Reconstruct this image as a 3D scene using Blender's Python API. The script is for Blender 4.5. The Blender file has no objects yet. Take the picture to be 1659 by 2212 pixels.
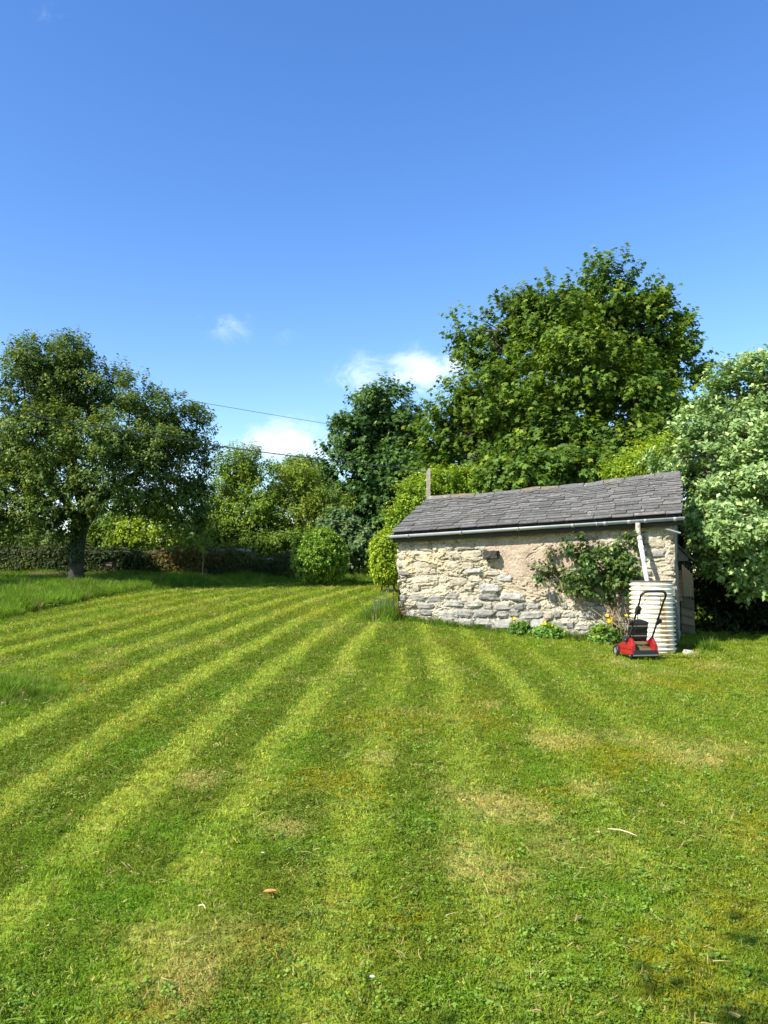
import bpy, math, random
import numpy as np
from mathutils import Vector, Matrix

random.seed(11)
RNG = np.random.default_rng(11)
scene = bpy.context.scene
COL = scene.collection

# ------------------------------------------------------------------ camera
FPX, CX, CY = 1661.0, 829.5, 1106.0          # photo measured at 1659 x 2212
PITCH = math.radians(4.6)
EYE = 1.6
cam_data = bpy.data.cameras.new("camera")
cam = bpy.data.objects.new("camera", cam_data)
COL.objects.link(cam)
cam_data.sensor_fit = 'VERTICAL'
cam_data.sensor_height = 36.0
cam_data.lens = 36.0 * FPX / 2212.0
cam_data.clip_end = 3000
cam.location = (0, 0, EYE)
cam.rotation_euler = (math.radians(90) + PITCH, 0, 0)
scene.camera = cam

# ------------------------------------------------------------------ sun + sky
SUN = Vector((-0.90, -0.74, 1.02)).normalized()      # towards the sun
sun_el = math.asin(SUN.z)
sun_data = bpy.data.lights.new("sun", 'SUN')
sun_data.energy = 4.6
sun_data.angle = math.radians(0.53)
sun_data.color = (1.0, 0.955, 0.87)
sun = bpy.data.objects.new("sun", sun_data)
COL.objects.link(sun)
sun.rotation_euler = SUN.to_track_quat('Z', 'Y').to_euler()

world = bpy.data.worlds.new("World")
scene.world = world
world.use_nodes = True
wn, wl = world.node_tree.nodes, world.node_tree.links
wn.clear()
w_out = wn.new('ShaderNodeOutputWorld')
w_bg = wn.new('ShaderNodeBackground')
w_bg.inputs['Strength'].default_value = 0.128
sky = wn.new('ShaderNodeTexSky')
sky.sky_type = 'NISHITA'
sky.sun_disc = False
sky.sun_elevation = sun_el
sky.sun_rotation = math.atan2(SUN.x, SUN.y)
sky.air_density = 1.15
sky.dust_density = 0.25
sky.ozone_density = 2.6
hs = wn.new('ShaderNodeHueSaturation')
hs.inputs['Hue'].default_value = 0.5115
hs.inputs['Saturation'].default_value = 1.27
hs.inputs['Value'].default_value = 1.0
wl.new(sky.outputs[0], hs.inputs['Color'])
wtc = wn.new('ShaderNodeTexCoord')


def pix_dir(x, y):
    dx, dy = (x - CX) / FPX, (CY - y) / FPX
    return Vector((dx, math.cos(PITCH) - dy * math.sin(PITCH), math.sin(PITCH) + dy * math.cos(PITCH)))


def P(x, y, Y):
    d = pix_dir(x, y)
    d = d * (Y / d.y)
    return Vector((d.x, d.y, d.z + EYE))


# small fair-weather clouds low in the sky (directions), shaped by noise
wnoise = wn.new('ShaderNodeTexNoise')
wnoise.inputs['Scale'].default_value = 21.0
wnoise.inputs['Distortion'].default_value = 0.5
wnoise.inputs['Detail'].default_value = 9.0
wnoise.inputs['Roughness'].default_value = 0.72
wmap = wn.new('ShaderNodeMapping')
wmap.inputs['Scale'].default_value = (1, 1, 1.7)
wl.new(wtc.outputs['Generated'], wmap.inputs[0])
wl.new(wmap.outputs[0], wnoise.inputs['Vector'])
mask = None
for (cx, cy, r, amt) in ((505, 702, .075, .42), (610, 730, .05, .22), (905, 805, .10, .95), (985, 790, .07, .8), (790, 812, .10, .7),
                         (620, 960, .115, 1.0), (690, 975, .09, .8), (520, 985, .08, .5), (300, 1060, .2, .55), (1130, 620, .08, .22),
                         (60, 1120, .2, .6), (120, 12, .07, .25)):
    dd = pix_dir(cx, cy).normalized()
    sub = wn.new('ShaderNodeVectorMath'); sub.operation = 'SUBTRACT'
    wl.new(wtc.outputs['Generated'], sub.inputs[0]); sub.inputs[1].default_value = dd
    mul = wn.new('ShaderNodeVectorMath'); mul.operation = 'MULTIPLY'
    wl.new(sub.outputs[0], mul.inputs[0]); mul.inputs[1].default_value = (1, 1, 1.9)
    ln = wn.new('ShaderNodeVectorMath'); ln.operation = 'LENGTH'
    wl.new(mul.outputs[0], ln.inputs[0])
    mr = wn.new('ShaderNodeMapRange'); mr.interpolation_type = 'SMOOTHSTEP'
    mr.inputs['From Min'].default_value = r; mr.inputs['From Max'].default_value = 0.0
    mr.inputs['To Min'].default_value = 0.0; mr.inputs['To Max'].default_value = amt
    wl.new(ln.outputs['Value'], mr.inputs['Value'])
    if mask is None:
        mask = mr.outputs[0]
    else:
        mx = wn.new('ShaderNodeMath'); mx.operation = 'MAXIMUM'
        wl.new(mask, mx.inputs[0]); wl.new(mr.outputs[0], mx.inputs[1]); mask = mx.outputs[0]
wadd = wn.new('ShaderNodeMath'); wadd.operation = 'MULTIPLY_ADD'
wl.new(mask, wadd.inputs[0]); wadd.inputs[1].default_value = 0.52
wl.new(wnoise.outputs[0], wadd.inputs[2])
wth = wn.new('ShaderNodeMapRange'); wth.interpolation_type = 'SMOOTHSTEP'
wth.inputs['From Min'].default_value = 0.60; wth.inputs['From Max'].default_value = 1.05
wl.new(wadd.outputs[0], wth.inputs['Value'])
wfac = wn.new('ShaderNodeMath'); wfac.operation = 'MULTIPLY'
wl.new(wth.outputs[0], wfac.inputs[0]); wl.new(mask, wfac.inputs[1])
wmix = wn.new('ShaderNodeMix'); wmix.data_type = 'RGBA'
wl.new(wfac.outputs[0], wmix.inputs[0])
wl.new(hs.outputs[0], wmix.inputs[6]); wmix.inputs[7].default_value = (4.9, 5.5, 6.7, 1)
wl.new(wmix.outputs[2], w_bg.inputs['Color'])
wl.new(w_bg.outputs[0], w_out.inputs['Surface'])

vs = scene.view_settings
vs.view_transform = 'Standard'
vs.look = 'None'
vs.exposure = 1.02
vs.gamma = 1.0
vs.use_curve_mapping = False
scene.cycles.max_bounces = 4
scene.cycles.diffuse_bounces = 2
scene.cycles.transmission_bounces = 3
scene.cycles.transparent_max_bounces = 4

# ------------------------------------------------------------------ noise helpers


def _hash(ix, iy, iz, seed):
    h = (ix * 374761393 + iy * 668265263 + iz * 2147483647 + seed * 974634777) & 0xFFFFFFFF
    h = ((h ^ (h >> 13)) * 1274126177) & 0xFFFFFFFF
    h = h ^ (h >> 16)
    return (h & 0xFFFF) / 65535.0


def vnoise(p, seed=0):
    p = np.asarray(p, float)
    i = np.floor(p).astype(np.int64)
    f = p - i
    f = f * f * (3 - 2 * f)
    r = 0
    for dx in (0, 1):
        wx = f[:, 0] if dx else 1 - f[:, 0]
        for dy in (0, 1):
            wy = f[:, 1] if dy else 1 - f[:, 1]
            for dz in (0, 1):
                wz = f[:, 2] if dz else 1 - f[:, 2]
                r = r + wx * wy * wz * _hash(i[:, 0] + dx, i[:, 1] + dy, i[:, 2] + dz, seed)
    return r


def fbm(p, octv=4, seed=0):
    p = np.asarray(p, float)
    a, s, t = 0.5, 0.0, 0.0
    for k in range(octv):
        s = s + a * vnoise(p, seed + k * 17)
        t += a
        p = p * 2.03 + 11.3
        a *= 0.5
    return s / t


def p3(x, y, z=None):
    x = np.asarray(x, float)
    return np.stack([x, np.asarray(y, float), np.zeros_like(x) if z is None else np.asarray(z, float)], -1)


def sstep(a, b, x):
    t = np.clip((np.asarray(x, float) - a) / (b - a), 0, 1)
    return t * t * (3 - 2 * t)


# ------------------------------------------------------------------ terrain height


def ground_z(x, y):
    x = np.atleast_1d(np.asarray(x, float)); y = np.atleast_1d(np.asarray(y, float))
    w = sstep(0, 10, y)
    zy = np.where(y < 0, 0.02 * np.maximum(y, -30), 0.052 * np.minimum(y, 30))
    xp = np.clip(x, 0, None); xn = np.clip(-x, 0, None)
    zx = -0.058 * 6.5 * np.tanh(xp / 6.5) + 0.02 * 14 * np.tanh(xn / 14)
    und = 0.05 * (vnoise(p3(x * .35, y * .35), 5) - .5) * sstep(2, 6, y)
    return zy + zx * w + und


def gz(x, y):
    return float(ground_z(x, y)[0])


def G(px, py):
    """point where a pixel's ray meets the ground"""
    d = pix_dir(px, py)
    lo, hi = 0.5, 0.5
    for k in range(400):
        hi += 0.1
        if EYE + d.z * hi < gz(d.x * hi, d.y * hi):
            break
        lo = hi
    for k in range(24):
        m = (lo + hi) / 2
        if EYE + d.z * m < gz(d.x * m, d.y * m):
            hi = m
        else:
            lo = m
    return Vector((d.x * hi, d.y * hi, gz(d.x * hi, d.y * hi)))


# ------------------------------------------------------------------ object helpers


def tag(o, label=None, cat=None, group=None, kind=None):
    if label: o['label'] = label
    if cat: o['category'] = cat
    if group: o['group'] = group
    if kind: o['kind'] = kind
    return o


def empty(name, loc=(0, 0, 0), rz=0.0):
    o = bpy.data.objects.new(name, None)
    COL.objects.link(o)
    o.location = loc
    o.rotation_euler = (0, 0, rz)
    return o


def link(name, me, mat=None, parent=None, smooth=False):
    if mat is not None and len(me.materials) == 0:
        me.materials.append(mat)
    if smooth and len(me.polygons):
        me.polygons.foreach_set('use_smooth', np.ones(len(me.polygons), bool))
    o = bpy.data.objects.new(name, me)
    COL.objects.link(o)
    if parent is not None:
        o.parent = parent
        # world-space meshes under a placed empty: undo the empty's transform
        if me.get('world'):
            o.matrix_parent_inverse = Matrix.LocRotScale(parent.location, parent.rotation_euler, None).inverted()
    return o


def np_mesh(name, V, F, cols=None, world=True):
    """V (n,3), F (m,k) equal-size faces, cols (m,3) per face"""
    me = bpy.data.meshes.new(name)
    V = np.asarray(V, np.float32); F = np.asarray(F, np.int32)
    m, k = F.shape
    me.vertices.add(len(V)); me.vertices.foreach_set('co', V.ravel())
    me.loops.add(m * k); me.loops.foreach_set('vertex_index', F.ravel())
    me.polygons.add(m)
    me.polygons.foreach_set('loop_start', np.arange(0, m * k, k, dtype=np.int32))
    if cols is not None:
        at = me.attributes.new('col', 'FLOAT_COLOR', 'FACE')
        c = np.ones((m, 4), np.float32); c[:, :3] = cols
        at.data.foreach_set('color', c.ravel())
    me.update(calc_edges=True)
    if world: me['world'] = 1
    return me


class MB:
    def __init__(self, world=False):
        self.v, self.f, self.w = [], [], world

    def add(self, vs_, fs_):
        n = len(self.v)
        self.v += [tuple(a) for a in vs_]
        self.f += [tuple(n + i for i in f) for f in fs_]

    def hexa(self, c8):
        self.add(c8, [(0, 3, 2, 1), (4, 5, 6, 7), (0, 1, 5, 4), (1, 2, 6, 5), (2, 3, 7, 6), (3, 0, 4, 7)])

    def box(self, lo, hi, M=None):
        (a, b, c), (d, e, f) = lo, hi
        vs_ = [Vector(q) for q in ((a, b, c), (d, b, c), (d, e, c), (a, e, c), (a, b, f), (d, b, f), (d, e, f), (a, e, f))]
        if M is not None: vs_ = [M @ q for q in vs_]
        self.hexa(vs_)

    def tube(self, pts, rad, n=8, caps=True):
        pts = [Vector(p) for p in pts]
        if not hasattr(rad, '__len__'): rad = [rad] * len(pts)
        rings = []
        prev = None
        for i, p in enumerate(pts):
            t = (pts[min(i + 1, len(pts) - 1)] - pts[max(i - 1, 0)])
            if t.length < 1e-9: t = Vector((0, 0, 1))
            t.normalize()
            if prev is None:
                a = Vector((1, 0, 0)) if abs(t.x) < .8 else Vector((0, 1, 0))
                u = t.cross(a).normalized()
            else:
                u = (prev - t * prev.dot(t)).normalized()
            prev = u
            w = t.cross(u)
            rings.append([p + (u * math.cos(2 * math.pi * k / n) + w * math.sin(2 * math.pi * k / n)) * rad[i] for k in range(n)])
        vs_ = [q for r in rings for q in r]
        fs_ = []
        for i in range(len(pts) - 1):
            for k in range(n):
                fs_.append((i * n + k, i * n + (k + 1) % n, (i + 1) * n + (k + 1) % n, (i + 1) * n + k))
        if caps:
            fs_.append(tuple(reversed(range(n))))
            fs_.append(tuple((len(pts) - 1) * n + k for k in range(n)))
        self.add(vs_, fs_)

    def lathe(self, prof, n=24, c=(0, 0, 0), axis='z', cap=False):
        vs_, fs_ = [], []
        for (r, z) in prof:
            for k in range(n):
                a = 2 * math.pi * k / n
                if axis == 'z': vs_.append((c[0] + r * math.cos(a), c[1] + r * math.sin(a), c[2] + z))
                else: vs_.append((c[0] + z, c[1] + r * math.cos(a), c[2] + r * math.sin(a)))
        for i in range(len(prof) - 1):
            for k in range(n):
                fs_.append((i * n + k, i * n + (k + 1) % n, (i + 1) * n + (k + 1) % n, (i + 1) * n + k))
        if cap:
            fs_.append(tuple(reversed(range(n))))
            fs_.append(tuple((len(prof) - 1) * n + k for k in range(n)))
        self.add(vs_, fs_)

    def mesh(self, name):
        me = bpy.data.meshes.new(name)
        me.from_pydata([tuple(q) for q in self.v], [], self.f)
        me.validate()
        me.update()
        if self.w: me['world'] = 1
        return me

    def build(self, name, mat, parent=None, smooth=False, bevel=0):
        o = link(name, self.mesh(name), mat, parent, smooth)
        if bevel:
            b = o.modifiers.new('bevel', 'BEVEL'); b.width = bevel; b.segments = 2; b.limit_method = 'ANGLE'
        return o


# ------------------------------------------------------------------ materials


def new_mat(name):
    m = bpy.data.materials.new(name)
    m.use_nodes = True
    nt = m.node_tree
    return m, nt, nt.nodes, nt.links, nt.nodes['Principled BSDF']


def rgb4(c): return (c[0], c[1], c[2], 1.0)


def plain(name, c, rough=.6, metal=0, noise=.0, nscale=20, bump=0.0, bscale=40, spec=.5, c2=None, coat=0):
    m, nt, n, l, b = new_mat(name)
    b.inputs['Roughness'].default_value = rough
    b.inputs['Metallic'].default_value = metal
    b.inputs['Specular IOR Level'].default_value = spec
    b.inputs['Coat Weight'].default_value = coat
    tc = n.new('ShaderNodeTexCoord')
    if noise or c2:
        nz = n.new('ShaderNodeTexNoise'); nz.inputs['Scale'].default_value = nscale; nz.inputs['Detail'].default_value = 6
        nz.inputs['Roughness'].default_value = .65
        l.new(tc.outputs['Object'], nz.inputs['Vector'])
        cr = n.new('ShaderNodeValToRGB')
        cr.color_ramp.elements[0].position = .32; cr.color_ramp.elements[1].position = .68
        ca = c2 if c2 else tuple(v * (1 - noise) for v in c)
        cb = c if c2 else tuple(min(1, v * (1 + noise)) for v in c)
        cr.color_ramp.elements[0].color = rgb4(ca); cr.color_ramp.elements[1].color = rgb4(cb)
        l.new(nz.outputs[0], cr.inputs[0]); l.new(cr.outputs[0], b.inputs['Base Color'])
    else:
        b.inputs['Base Color'].default_value = rgb4(c)
    if bump:
        nb = n.new('ShaderNodeTexNoise'); nb.inputs['Scale'].default_value = bscale; nb.inputs['Detail'].default_value = 8
        l.new(tc.outputs['Object'], nb.inputs['Vector'])
        bp = n.new('ShaderNodeBump'); bp.inputs['Strength'].default_value = bump; bp.inputs['Distance'].default_value = .02
        l.new(nb.outputs[0], bp.inputs['Height']); l.new(bp.outputs[0], b.inputs['Normal'])
    return m


def leaf_mat(name, trans=.42, rough=.55, spec=.22, attr='col', atype='GEOMETRY', tcol=(1.25, 1.15, .45), fixed=None):
    m, nt, n, l, b = new_mat(name)
    b.inputs['Roughness'].default_value = rough
    b.inputs['Specular IOR Level'].default_value = spec
    out = n['Material Output']
    if fixed is None:
        at = n.new('ShaderNodeAttribute'); at.attribute_type = atype; at.attribute_name = attr
        csock = at.outputs['Color']
    else:
        rg = n.new('ShaderNodeRGB'); rg.outputs[0].default_value = rgb4(fixed); csock = rg.outputs[0]
    l.new(csock, b.inputs['Base Color'])
    tm = n.new('ShaderNodeMix'); tm.data_type = 'RGBA'; tm.blend_type = 'MULTIPLY'; tm.inputs[0].default_value = 1
    l.new(csock, tm.inputs[6]); tm.inputs[7].default_value = rgb4(tcol)
    tr = n.new('ShaderNodeBsdfTranslucent'); l.new(tm.outputs[2], tr.inputs['Color'])
    mx = n.new('ShaderNodeMixShader'); mx.inputs[0].default_value = trans
    l.new(b.outputs[0], mx.inputs[1]); l.new(tr.outputs[0], mx.inputs[2])
    l.new(mx.outputs[0], out.inputs['Surface'])
    return m


def stone_mat(name, bump=.7, bscale=26, lichen=.0, dark=.55):
    """colour from the object's own colour, mottled, with rough relief"""
    m, nt, n, l, b = new_mat(name)
    b.inputs['Roughness'].default_value = .9
    b.inputs['Specular IOR Level'].default_value = .2
    oi = n.new('ShaderNodeObjectInfo'); geo = n.new('ShaderNodeNewGeometry')
    nz = n.new('ShaderNodeTexNoise'); nz.inputs['Scale'].default_value = 14; nz.inputs['Detail'].default_value = 8; nz.inputs['Roughness'].default_value = .7
    l.new(geo.outputs['Position'], nz.inputs['Vector'])
    cr = n.new('ShaderNodeValToRGB')
    cr.color_ramp.elements[0].position = .3; cr.color_ramp.elements[0].color = (dark, dark, dark * .97, 1)
    cr.color_ramp.elements[1].position = .7; cr.color_ramp.elements[1].color = (1.3, 1.28, 1.22, 1)
    l.new(nz.outputs[0], cr.inputs[0])
    mx = n.new('ShaderNodeMix'); mx.data_type = 'RGBA'; mx.blend_type = 'MULTIPLY'; mx.inputs[0].default_value = 1
    l.new(oi.outputs['Color'], mx.inputs[6]); l.new(cr.outputs[0], mx.inputs[7])
    csock = mx.outputs[2]
    if lichen:
        vz = n.new('ShaderNodeTexNoise'); vz.inputs['Scale'].default_value = 7; vz.inputs['Detail'].default_value = 5
        vz.inputs['Roughness'].default_value = .75
        l.new(geo.outputs['Position'], vz.inputs['Vector'])
        mr = n.new('ShaderNodeMapRange'); mr.inputs['From Min'].default_value = .585; mr.inputs['From Max'].default_value = .66
        mr.inputs['To Max'].default_value = lichen
        l.new(vz.outputs[0], mr.inputs['Value'])
        m2 = n.new('ShaderNodeMix'); m2.data_type = 'RGBA'
        l.new(mr.outputs[0], m2.inputs[0]); l.new(csock, m2.inputs[6]); m2.inputs[7].default_value = (.46, .45, .40, 1)
        csock = m2.outputs[2]
    l.new(csock, b.inputs['Base Color'])
    nb = n.new('ShaderNodeTexNoise'); nb.inputs['Scale'].default_value = bscale; nb.inputs['Detail'].default_value = 9; nb.inputs['Roughness'].default_value = .7
    l.new(geo.outputs['Position'], nb.inputs['Vector'])
    bp = n.new('ShaderNodeBump'); bp.inputs['Strength'].default_value = bump; bp.inputs['Distance'].default_value = .03
    l.new(nb.outputs[0], bp.inputs['Height']); l.new(bp.outputs[0], b.inputs['Normal'])
    return m


def attr_mat(name, bump=.8, bscale=30, rough=.92, mott=.45, mscale=35):
    """colour from the mesh's 'col' attribute, mottled"""
    m, nt, n, l, b = new_mat(name)
    b.inputs['Roughness'].default_value = rough
    b.inputs['Specular IOR Level'].default_value = .15
    at = n.new('ShaderNodeAttribute'); at.attribute_name = 'col'
    geo = n.new('ShaderNodeNewGeometry')
    nz = n.new('ShaderNodeTexNoise'); nz.inputs['Scale'].default_value = mscale; nz.inputs['Detail'].default_value = 8; nz.inputs['Roughness'].default_value = .7
    l.new(geo.outputs['Position'], nz.inputs['Vector'])
    cr = n.new('ShaderNodeValToRGB')
    cr.color_ramp.elements[0].position = .3; cr.color_ramp.elements[0].color = (1 - mott, 1 - mott, 1 - mott * 1.1, 1)
    cr.color_ramp.elements[1].position = .68; cr.color_ramp.elements[1].color = (1.25, 1.23, 1.16, 1)
    l.new(nz.outputs[0], cr.inputs[0])
    mx = n.new('ShaderNodeMix'); mx.data_type = 'RGBA'; mx.blend_type = 'MULTIPLY'; mx.inputs[0].default_value = 1
    l.new(at.outputs['Color'], mx.inputs[6]); l.new(cr.outputs[0], mx.inputs[7])
    l.new(mx.outputs[2], b.inputs['Base Color'])
    nb = n.new('ShaderNodeTexNoise'); nb.inputs['Scale'].default_value = bscale; nb.inputs['Detail'].default_value = 9; nb.inputs['Roughness'].default_value = .72
    l.new(geo.outputs['Position'], nb.inputs['Vector'])
    bp = n.new('ShaderNodeBump'); bp.inputs['Strength'].default_value = bump; bp.inputs['Distance'].default_value = .03
    l.new(nb.outputs[0], bp.inputs['Height']); l.new(bp.outputs[0], b.inputs['Normal'])
    return m


M_LEAF = leaf_mat('leaf')
M_LEAF_PALE = leaf_mat('pale_leaf', trans=.3, rough=.45)
M_LEAF_GLOSS = leaf_mat('glossy_leaf', trans=.28, rough=.42, spec=.3)
M_GRASS = leaf_mat('grass_blade', trans=.42, rough=.65, spec=.10, attr='tint', atype='INSTANCER', tcol=(1.2, 1.15, .5))
M_PETAL_W = leaf_mat('white_petal', fixed=(.8, .8, .76), trans=.3, tcol=(1, 1, 1))
M_PETAL_Y = leaf_mat('yellow_petal', fixed=(.86, .63, .02), trans=.35, tcol=(1, .9, .5))
M_BARK = plain('bark', (.085, .07, .05), .95, noise=.5, nscale=9, bump=1.0, bscale=14)
M_BARK_G = plain('mossy_bark', (.06, .055, .03), .95, c2=(.03, .027, .02), nscale=6, bump=1.0, bscale=14)
M_CANE = plain('cane', (.30, .20, .10), .8, noise=.4, nscale=30)
M_STONE = stone_mat('rubble_stone', bump=.8)
M_SLATE = stone_mat('slate', bump=.25, bscale=30, lichen=.55, dark=.62)
M_SLATE_EDGE = plain('slate_shadow_edge', (.030, .029, .027), .9)  # weathered broken edge, darkened to draw the shadow lines between courses
M_WALL = attr_mat('rubble_mortar', bump=.9, bscale=24)
M_GROUND = attr_mat('turf_soil', bump=.5, bscale=40, mott=.35, mscale=60)
M_WOOD = plain('weathered_wood', (.30, .255, .19), .85, noise=.3, nscale=14, bump=.4, bscale=30)
M_DARKWOOD = plain('dark_board', (.035, .03, .026), .85, noise=.3, nscale=20)
M_PVC = plain('grey_plastic', (.34, .355, .36), .35, noise=.10, nscale=9)
M_PVCW = plain('white_plastic', (.78, .79, .78), .35, noise=.06, nscale=8)
M_PVCD = plain('dirty_plastic', (.55, .53, .47), .5, c2=(.28, .20, .13), nscale=22)
M_BLACK = plain('black_plastic', (.016, .016, .016), .45)
M_BLACKG = plain('black_paint_tube', (.012, .012, .012), .25)
M_RED = plain('red_plastic', (.31, .009, .009), .38, noise=.35, nscale=12, coat=.15)
M_DIRT = plain('dirty_deck', (.15, .07, .035), .8, c2=(.07, .08, .02), nscale=18, bump=.5)
M_GREYMETAL = plain('grey_metal', (.30, .30, .30), .4, metal=.7)
M_WIRE = plain('cable', (.02, .02, .022), .6)
M_TEAL = plain('green_netting', (.045, .09, .085), .7)

# ------------------------------------------------------------------ lawn colours (patches differ in kind; stripes also carry the sheen of bent blades)
PATCH = [(1060, 1525, .5, 'straw'), (1210, 1605, .40, 'straw'), (1262, 1705, .24, 'straw'), (1090, 1750, .40, 'straw'), (690, 1975, .30, 'straw'),
         (370, 2140, .26, 'straw'), (1560, 1440, .6, 'straw'), (750, 1455, .35, 'straw'), (1480, 1635, .38, 'straw'), (620, 1795, .22, 'straw'),
         (1020, 1725, .3, 'straw'), (1330, 1430, .4, 'straw'), (1050, 1880, .3, 'straw'), (420, 1690, .18, 'straw'), (230, 1440, .5, 'straw'),
         (1190, 1715, .40, 'moss'), (1330, 1640, .5, 'moss'), (1600, 1960, .42, 'moss'), (1470, 2090, .30, 'moss'), (1590, 2170, .32, 'moss'),
         (870, 1990, .30, 'moss'), (740, 1700, .5, 'moss'), (1050, 1550, .4, 'moss'), (310, 2190, .2, 'moss'), (1640, 1800, .4, 'moss'),
         (560, 2050, .25, 'moss'), (1450, 1480, .6, 'moss'), (820, 1640, .3, 'straw'),
         (1080, 1600, .3, 'lush'), (1060, 2080, .34, 'lush'), (960, 2140, .3, 'lush'), (1300, 1900, .42, 'lush'), (150, 1950, .5, 'lush'),
         (1400, 1900, .3, 'lush'), (60, 1520, .8, 'lush'), (300, 1950, .3, 'lush')]
PATCH = [(G(x, y), r, k) for (x, y, r, k) in PATCH]


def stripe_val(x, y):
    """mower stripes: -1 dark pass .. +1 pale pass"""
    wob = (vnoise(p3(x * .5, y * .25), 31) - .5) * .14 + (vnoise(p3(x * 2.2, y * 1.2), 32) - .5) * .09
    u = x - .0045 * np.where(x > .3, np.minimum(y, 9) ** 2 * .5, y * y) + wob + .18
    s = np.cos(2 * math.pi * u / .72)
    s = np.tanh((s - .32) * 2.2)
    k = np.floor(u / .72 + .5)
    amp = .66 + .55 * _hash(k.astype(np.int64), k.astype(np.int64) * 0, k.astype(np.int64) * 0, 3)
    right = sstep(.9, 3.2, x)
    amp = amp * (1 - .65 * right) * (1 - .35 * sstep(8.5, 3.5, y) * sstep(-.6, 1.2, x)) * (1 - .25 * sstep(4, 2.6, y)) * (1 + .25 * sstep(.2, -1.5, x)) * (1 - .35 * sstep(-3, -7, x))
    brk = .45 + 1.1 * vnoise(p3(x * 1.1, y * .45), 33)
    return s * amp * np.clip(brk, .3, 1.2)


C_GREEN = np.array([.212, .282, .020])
C_DARK = np.array([.140, .198, .016])  # dark pass: shading of bent blades put into the tint
C_PALE = np.array([.385, .445, .060])  # pale pass: sheen of bent blades put into the tint, beside real wear
C_STRAW = np.array([.52, .44, .14])
C_MOSS = np.array([.300, .275, .014])
C_LUSH = np.array([.145, .285, .014])


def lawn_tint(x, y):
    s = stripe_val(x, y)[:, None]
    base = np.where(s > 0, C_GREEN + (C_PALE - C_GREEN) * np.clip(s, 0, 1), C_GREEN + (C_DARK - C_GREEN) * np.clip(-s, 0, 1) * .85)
    n1 = fbm(p3(x * .9, y * .9), 4, 41)
    n2 = fbm(p3(x * 1.7 + 30, y * 1.7), 4, 42)
    near = (1 - .5 * sstep(6, 12, y))
    m = (sstep(.53, .72, n1) * .42 * near)[:, None]
    base = base * (1 - m) + C_MOSS * m
    m = (sstep(.56, .72, n2) * .45)[:, None]
    base = base * (1 - m) + C_LUSH * m
    n3 = fbm(p3(x * 1.3 + 70, y * 1.3 + 5), 4, 43)
    m = (sstep(.58, .76, n3) * .4 * near)[:, None]
    base = base * (1 - m) + C_STRAW * m
    jn = (fbm(p3(x * 2.6, y * 2.6), 4, 44) - .5) * 1.7
    for c, r, k in PATCH:
        d = np.hypot(x - c.x, (y - c.y) * .8) / (r * .8) + jn * 1.3
        m = (1 - sstep(.1, 1.0, d))[:, None] * {'straw': .66, 'moss': .62, 'lush': .5}[k]
        base = base * (1 - m) + {'straw': C_STRAW, 'moss': C_MOSS, 'lush': C_LUSH}[k] * m
    return base


# edges of the long grass: left bank and back strip
EDGE = [G(-260, 1400), G(0, 1338), G(150, 1307), G(290, 1282), G(420, 1270), G(640, 1259)]
EDGE = [(e.x, e.y) for e in EDGE] + [(0.2, 24.4)]


def in_long(x, y):
    """1 where the grass is left long on the bank at the back and left"""
    ex = np.array([e[0] for e in EDGE]); ey = np.array([e[1] for e in EDGE])
    lim = np.interp(x, ex, ey)
    lim = lim + (vnoise(p3(x * 1.5, y * .1), 9) - .5) * .3
    return (y > lim) & (x < .3)


# ------------------------------------------------------------------ ground sheet


def axis_pts(lo, hi, step, far):
    a = list(np.arange(lo, hi + 1e-6, step))
    s = step
    while a[-1] < far: s *= 1.35; a.append(a[-1] + s)
    s = step; b = []
    q = a[0]
    while q > -far: s *= 1.35; q -= s; b.append(q)
    return np.array(b[::-1] + a)


gx, gy = axis_pts(-14, 14, .22, 900), axis_pts(-2, 32, .22, 900)
XX, YY = np.meshgrid(gx, gy)
ZZ = ground_z(XX.ravel(), YY.ravel())
V = np.stack([XX.ravel(), YY.ravel(), ZZ], 1)
nx, ny = len(gx), len(gy)
ii = (np.arange(ny - 1)[:, None] * nx + np.arange(nx - 1)[None, :]).ravel()
F = np.stack([ii, ii + 1, ii + nx + 1, ii + nx], 1)
fc = V[F].mean(1)
gcol = lawn_tint(fc[:, 0], fc[:, 1]) * .80
far_m = sstep(26, 40, np.hypot(fc[:, 0], fc[:, 1]))[:, None]
gcol = gcol * (1 - far_m) + np.array([.07, .11, .02]) * far_m
lawn = link('lawn', np_mesh('lawn', V, F, gcol), M_GROUND, None, True)
tag(lawn, 'striped mown lawn rising gently to the trees', kind='structure')

# ------------------------------------------------------------------ grass instancing


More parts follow.
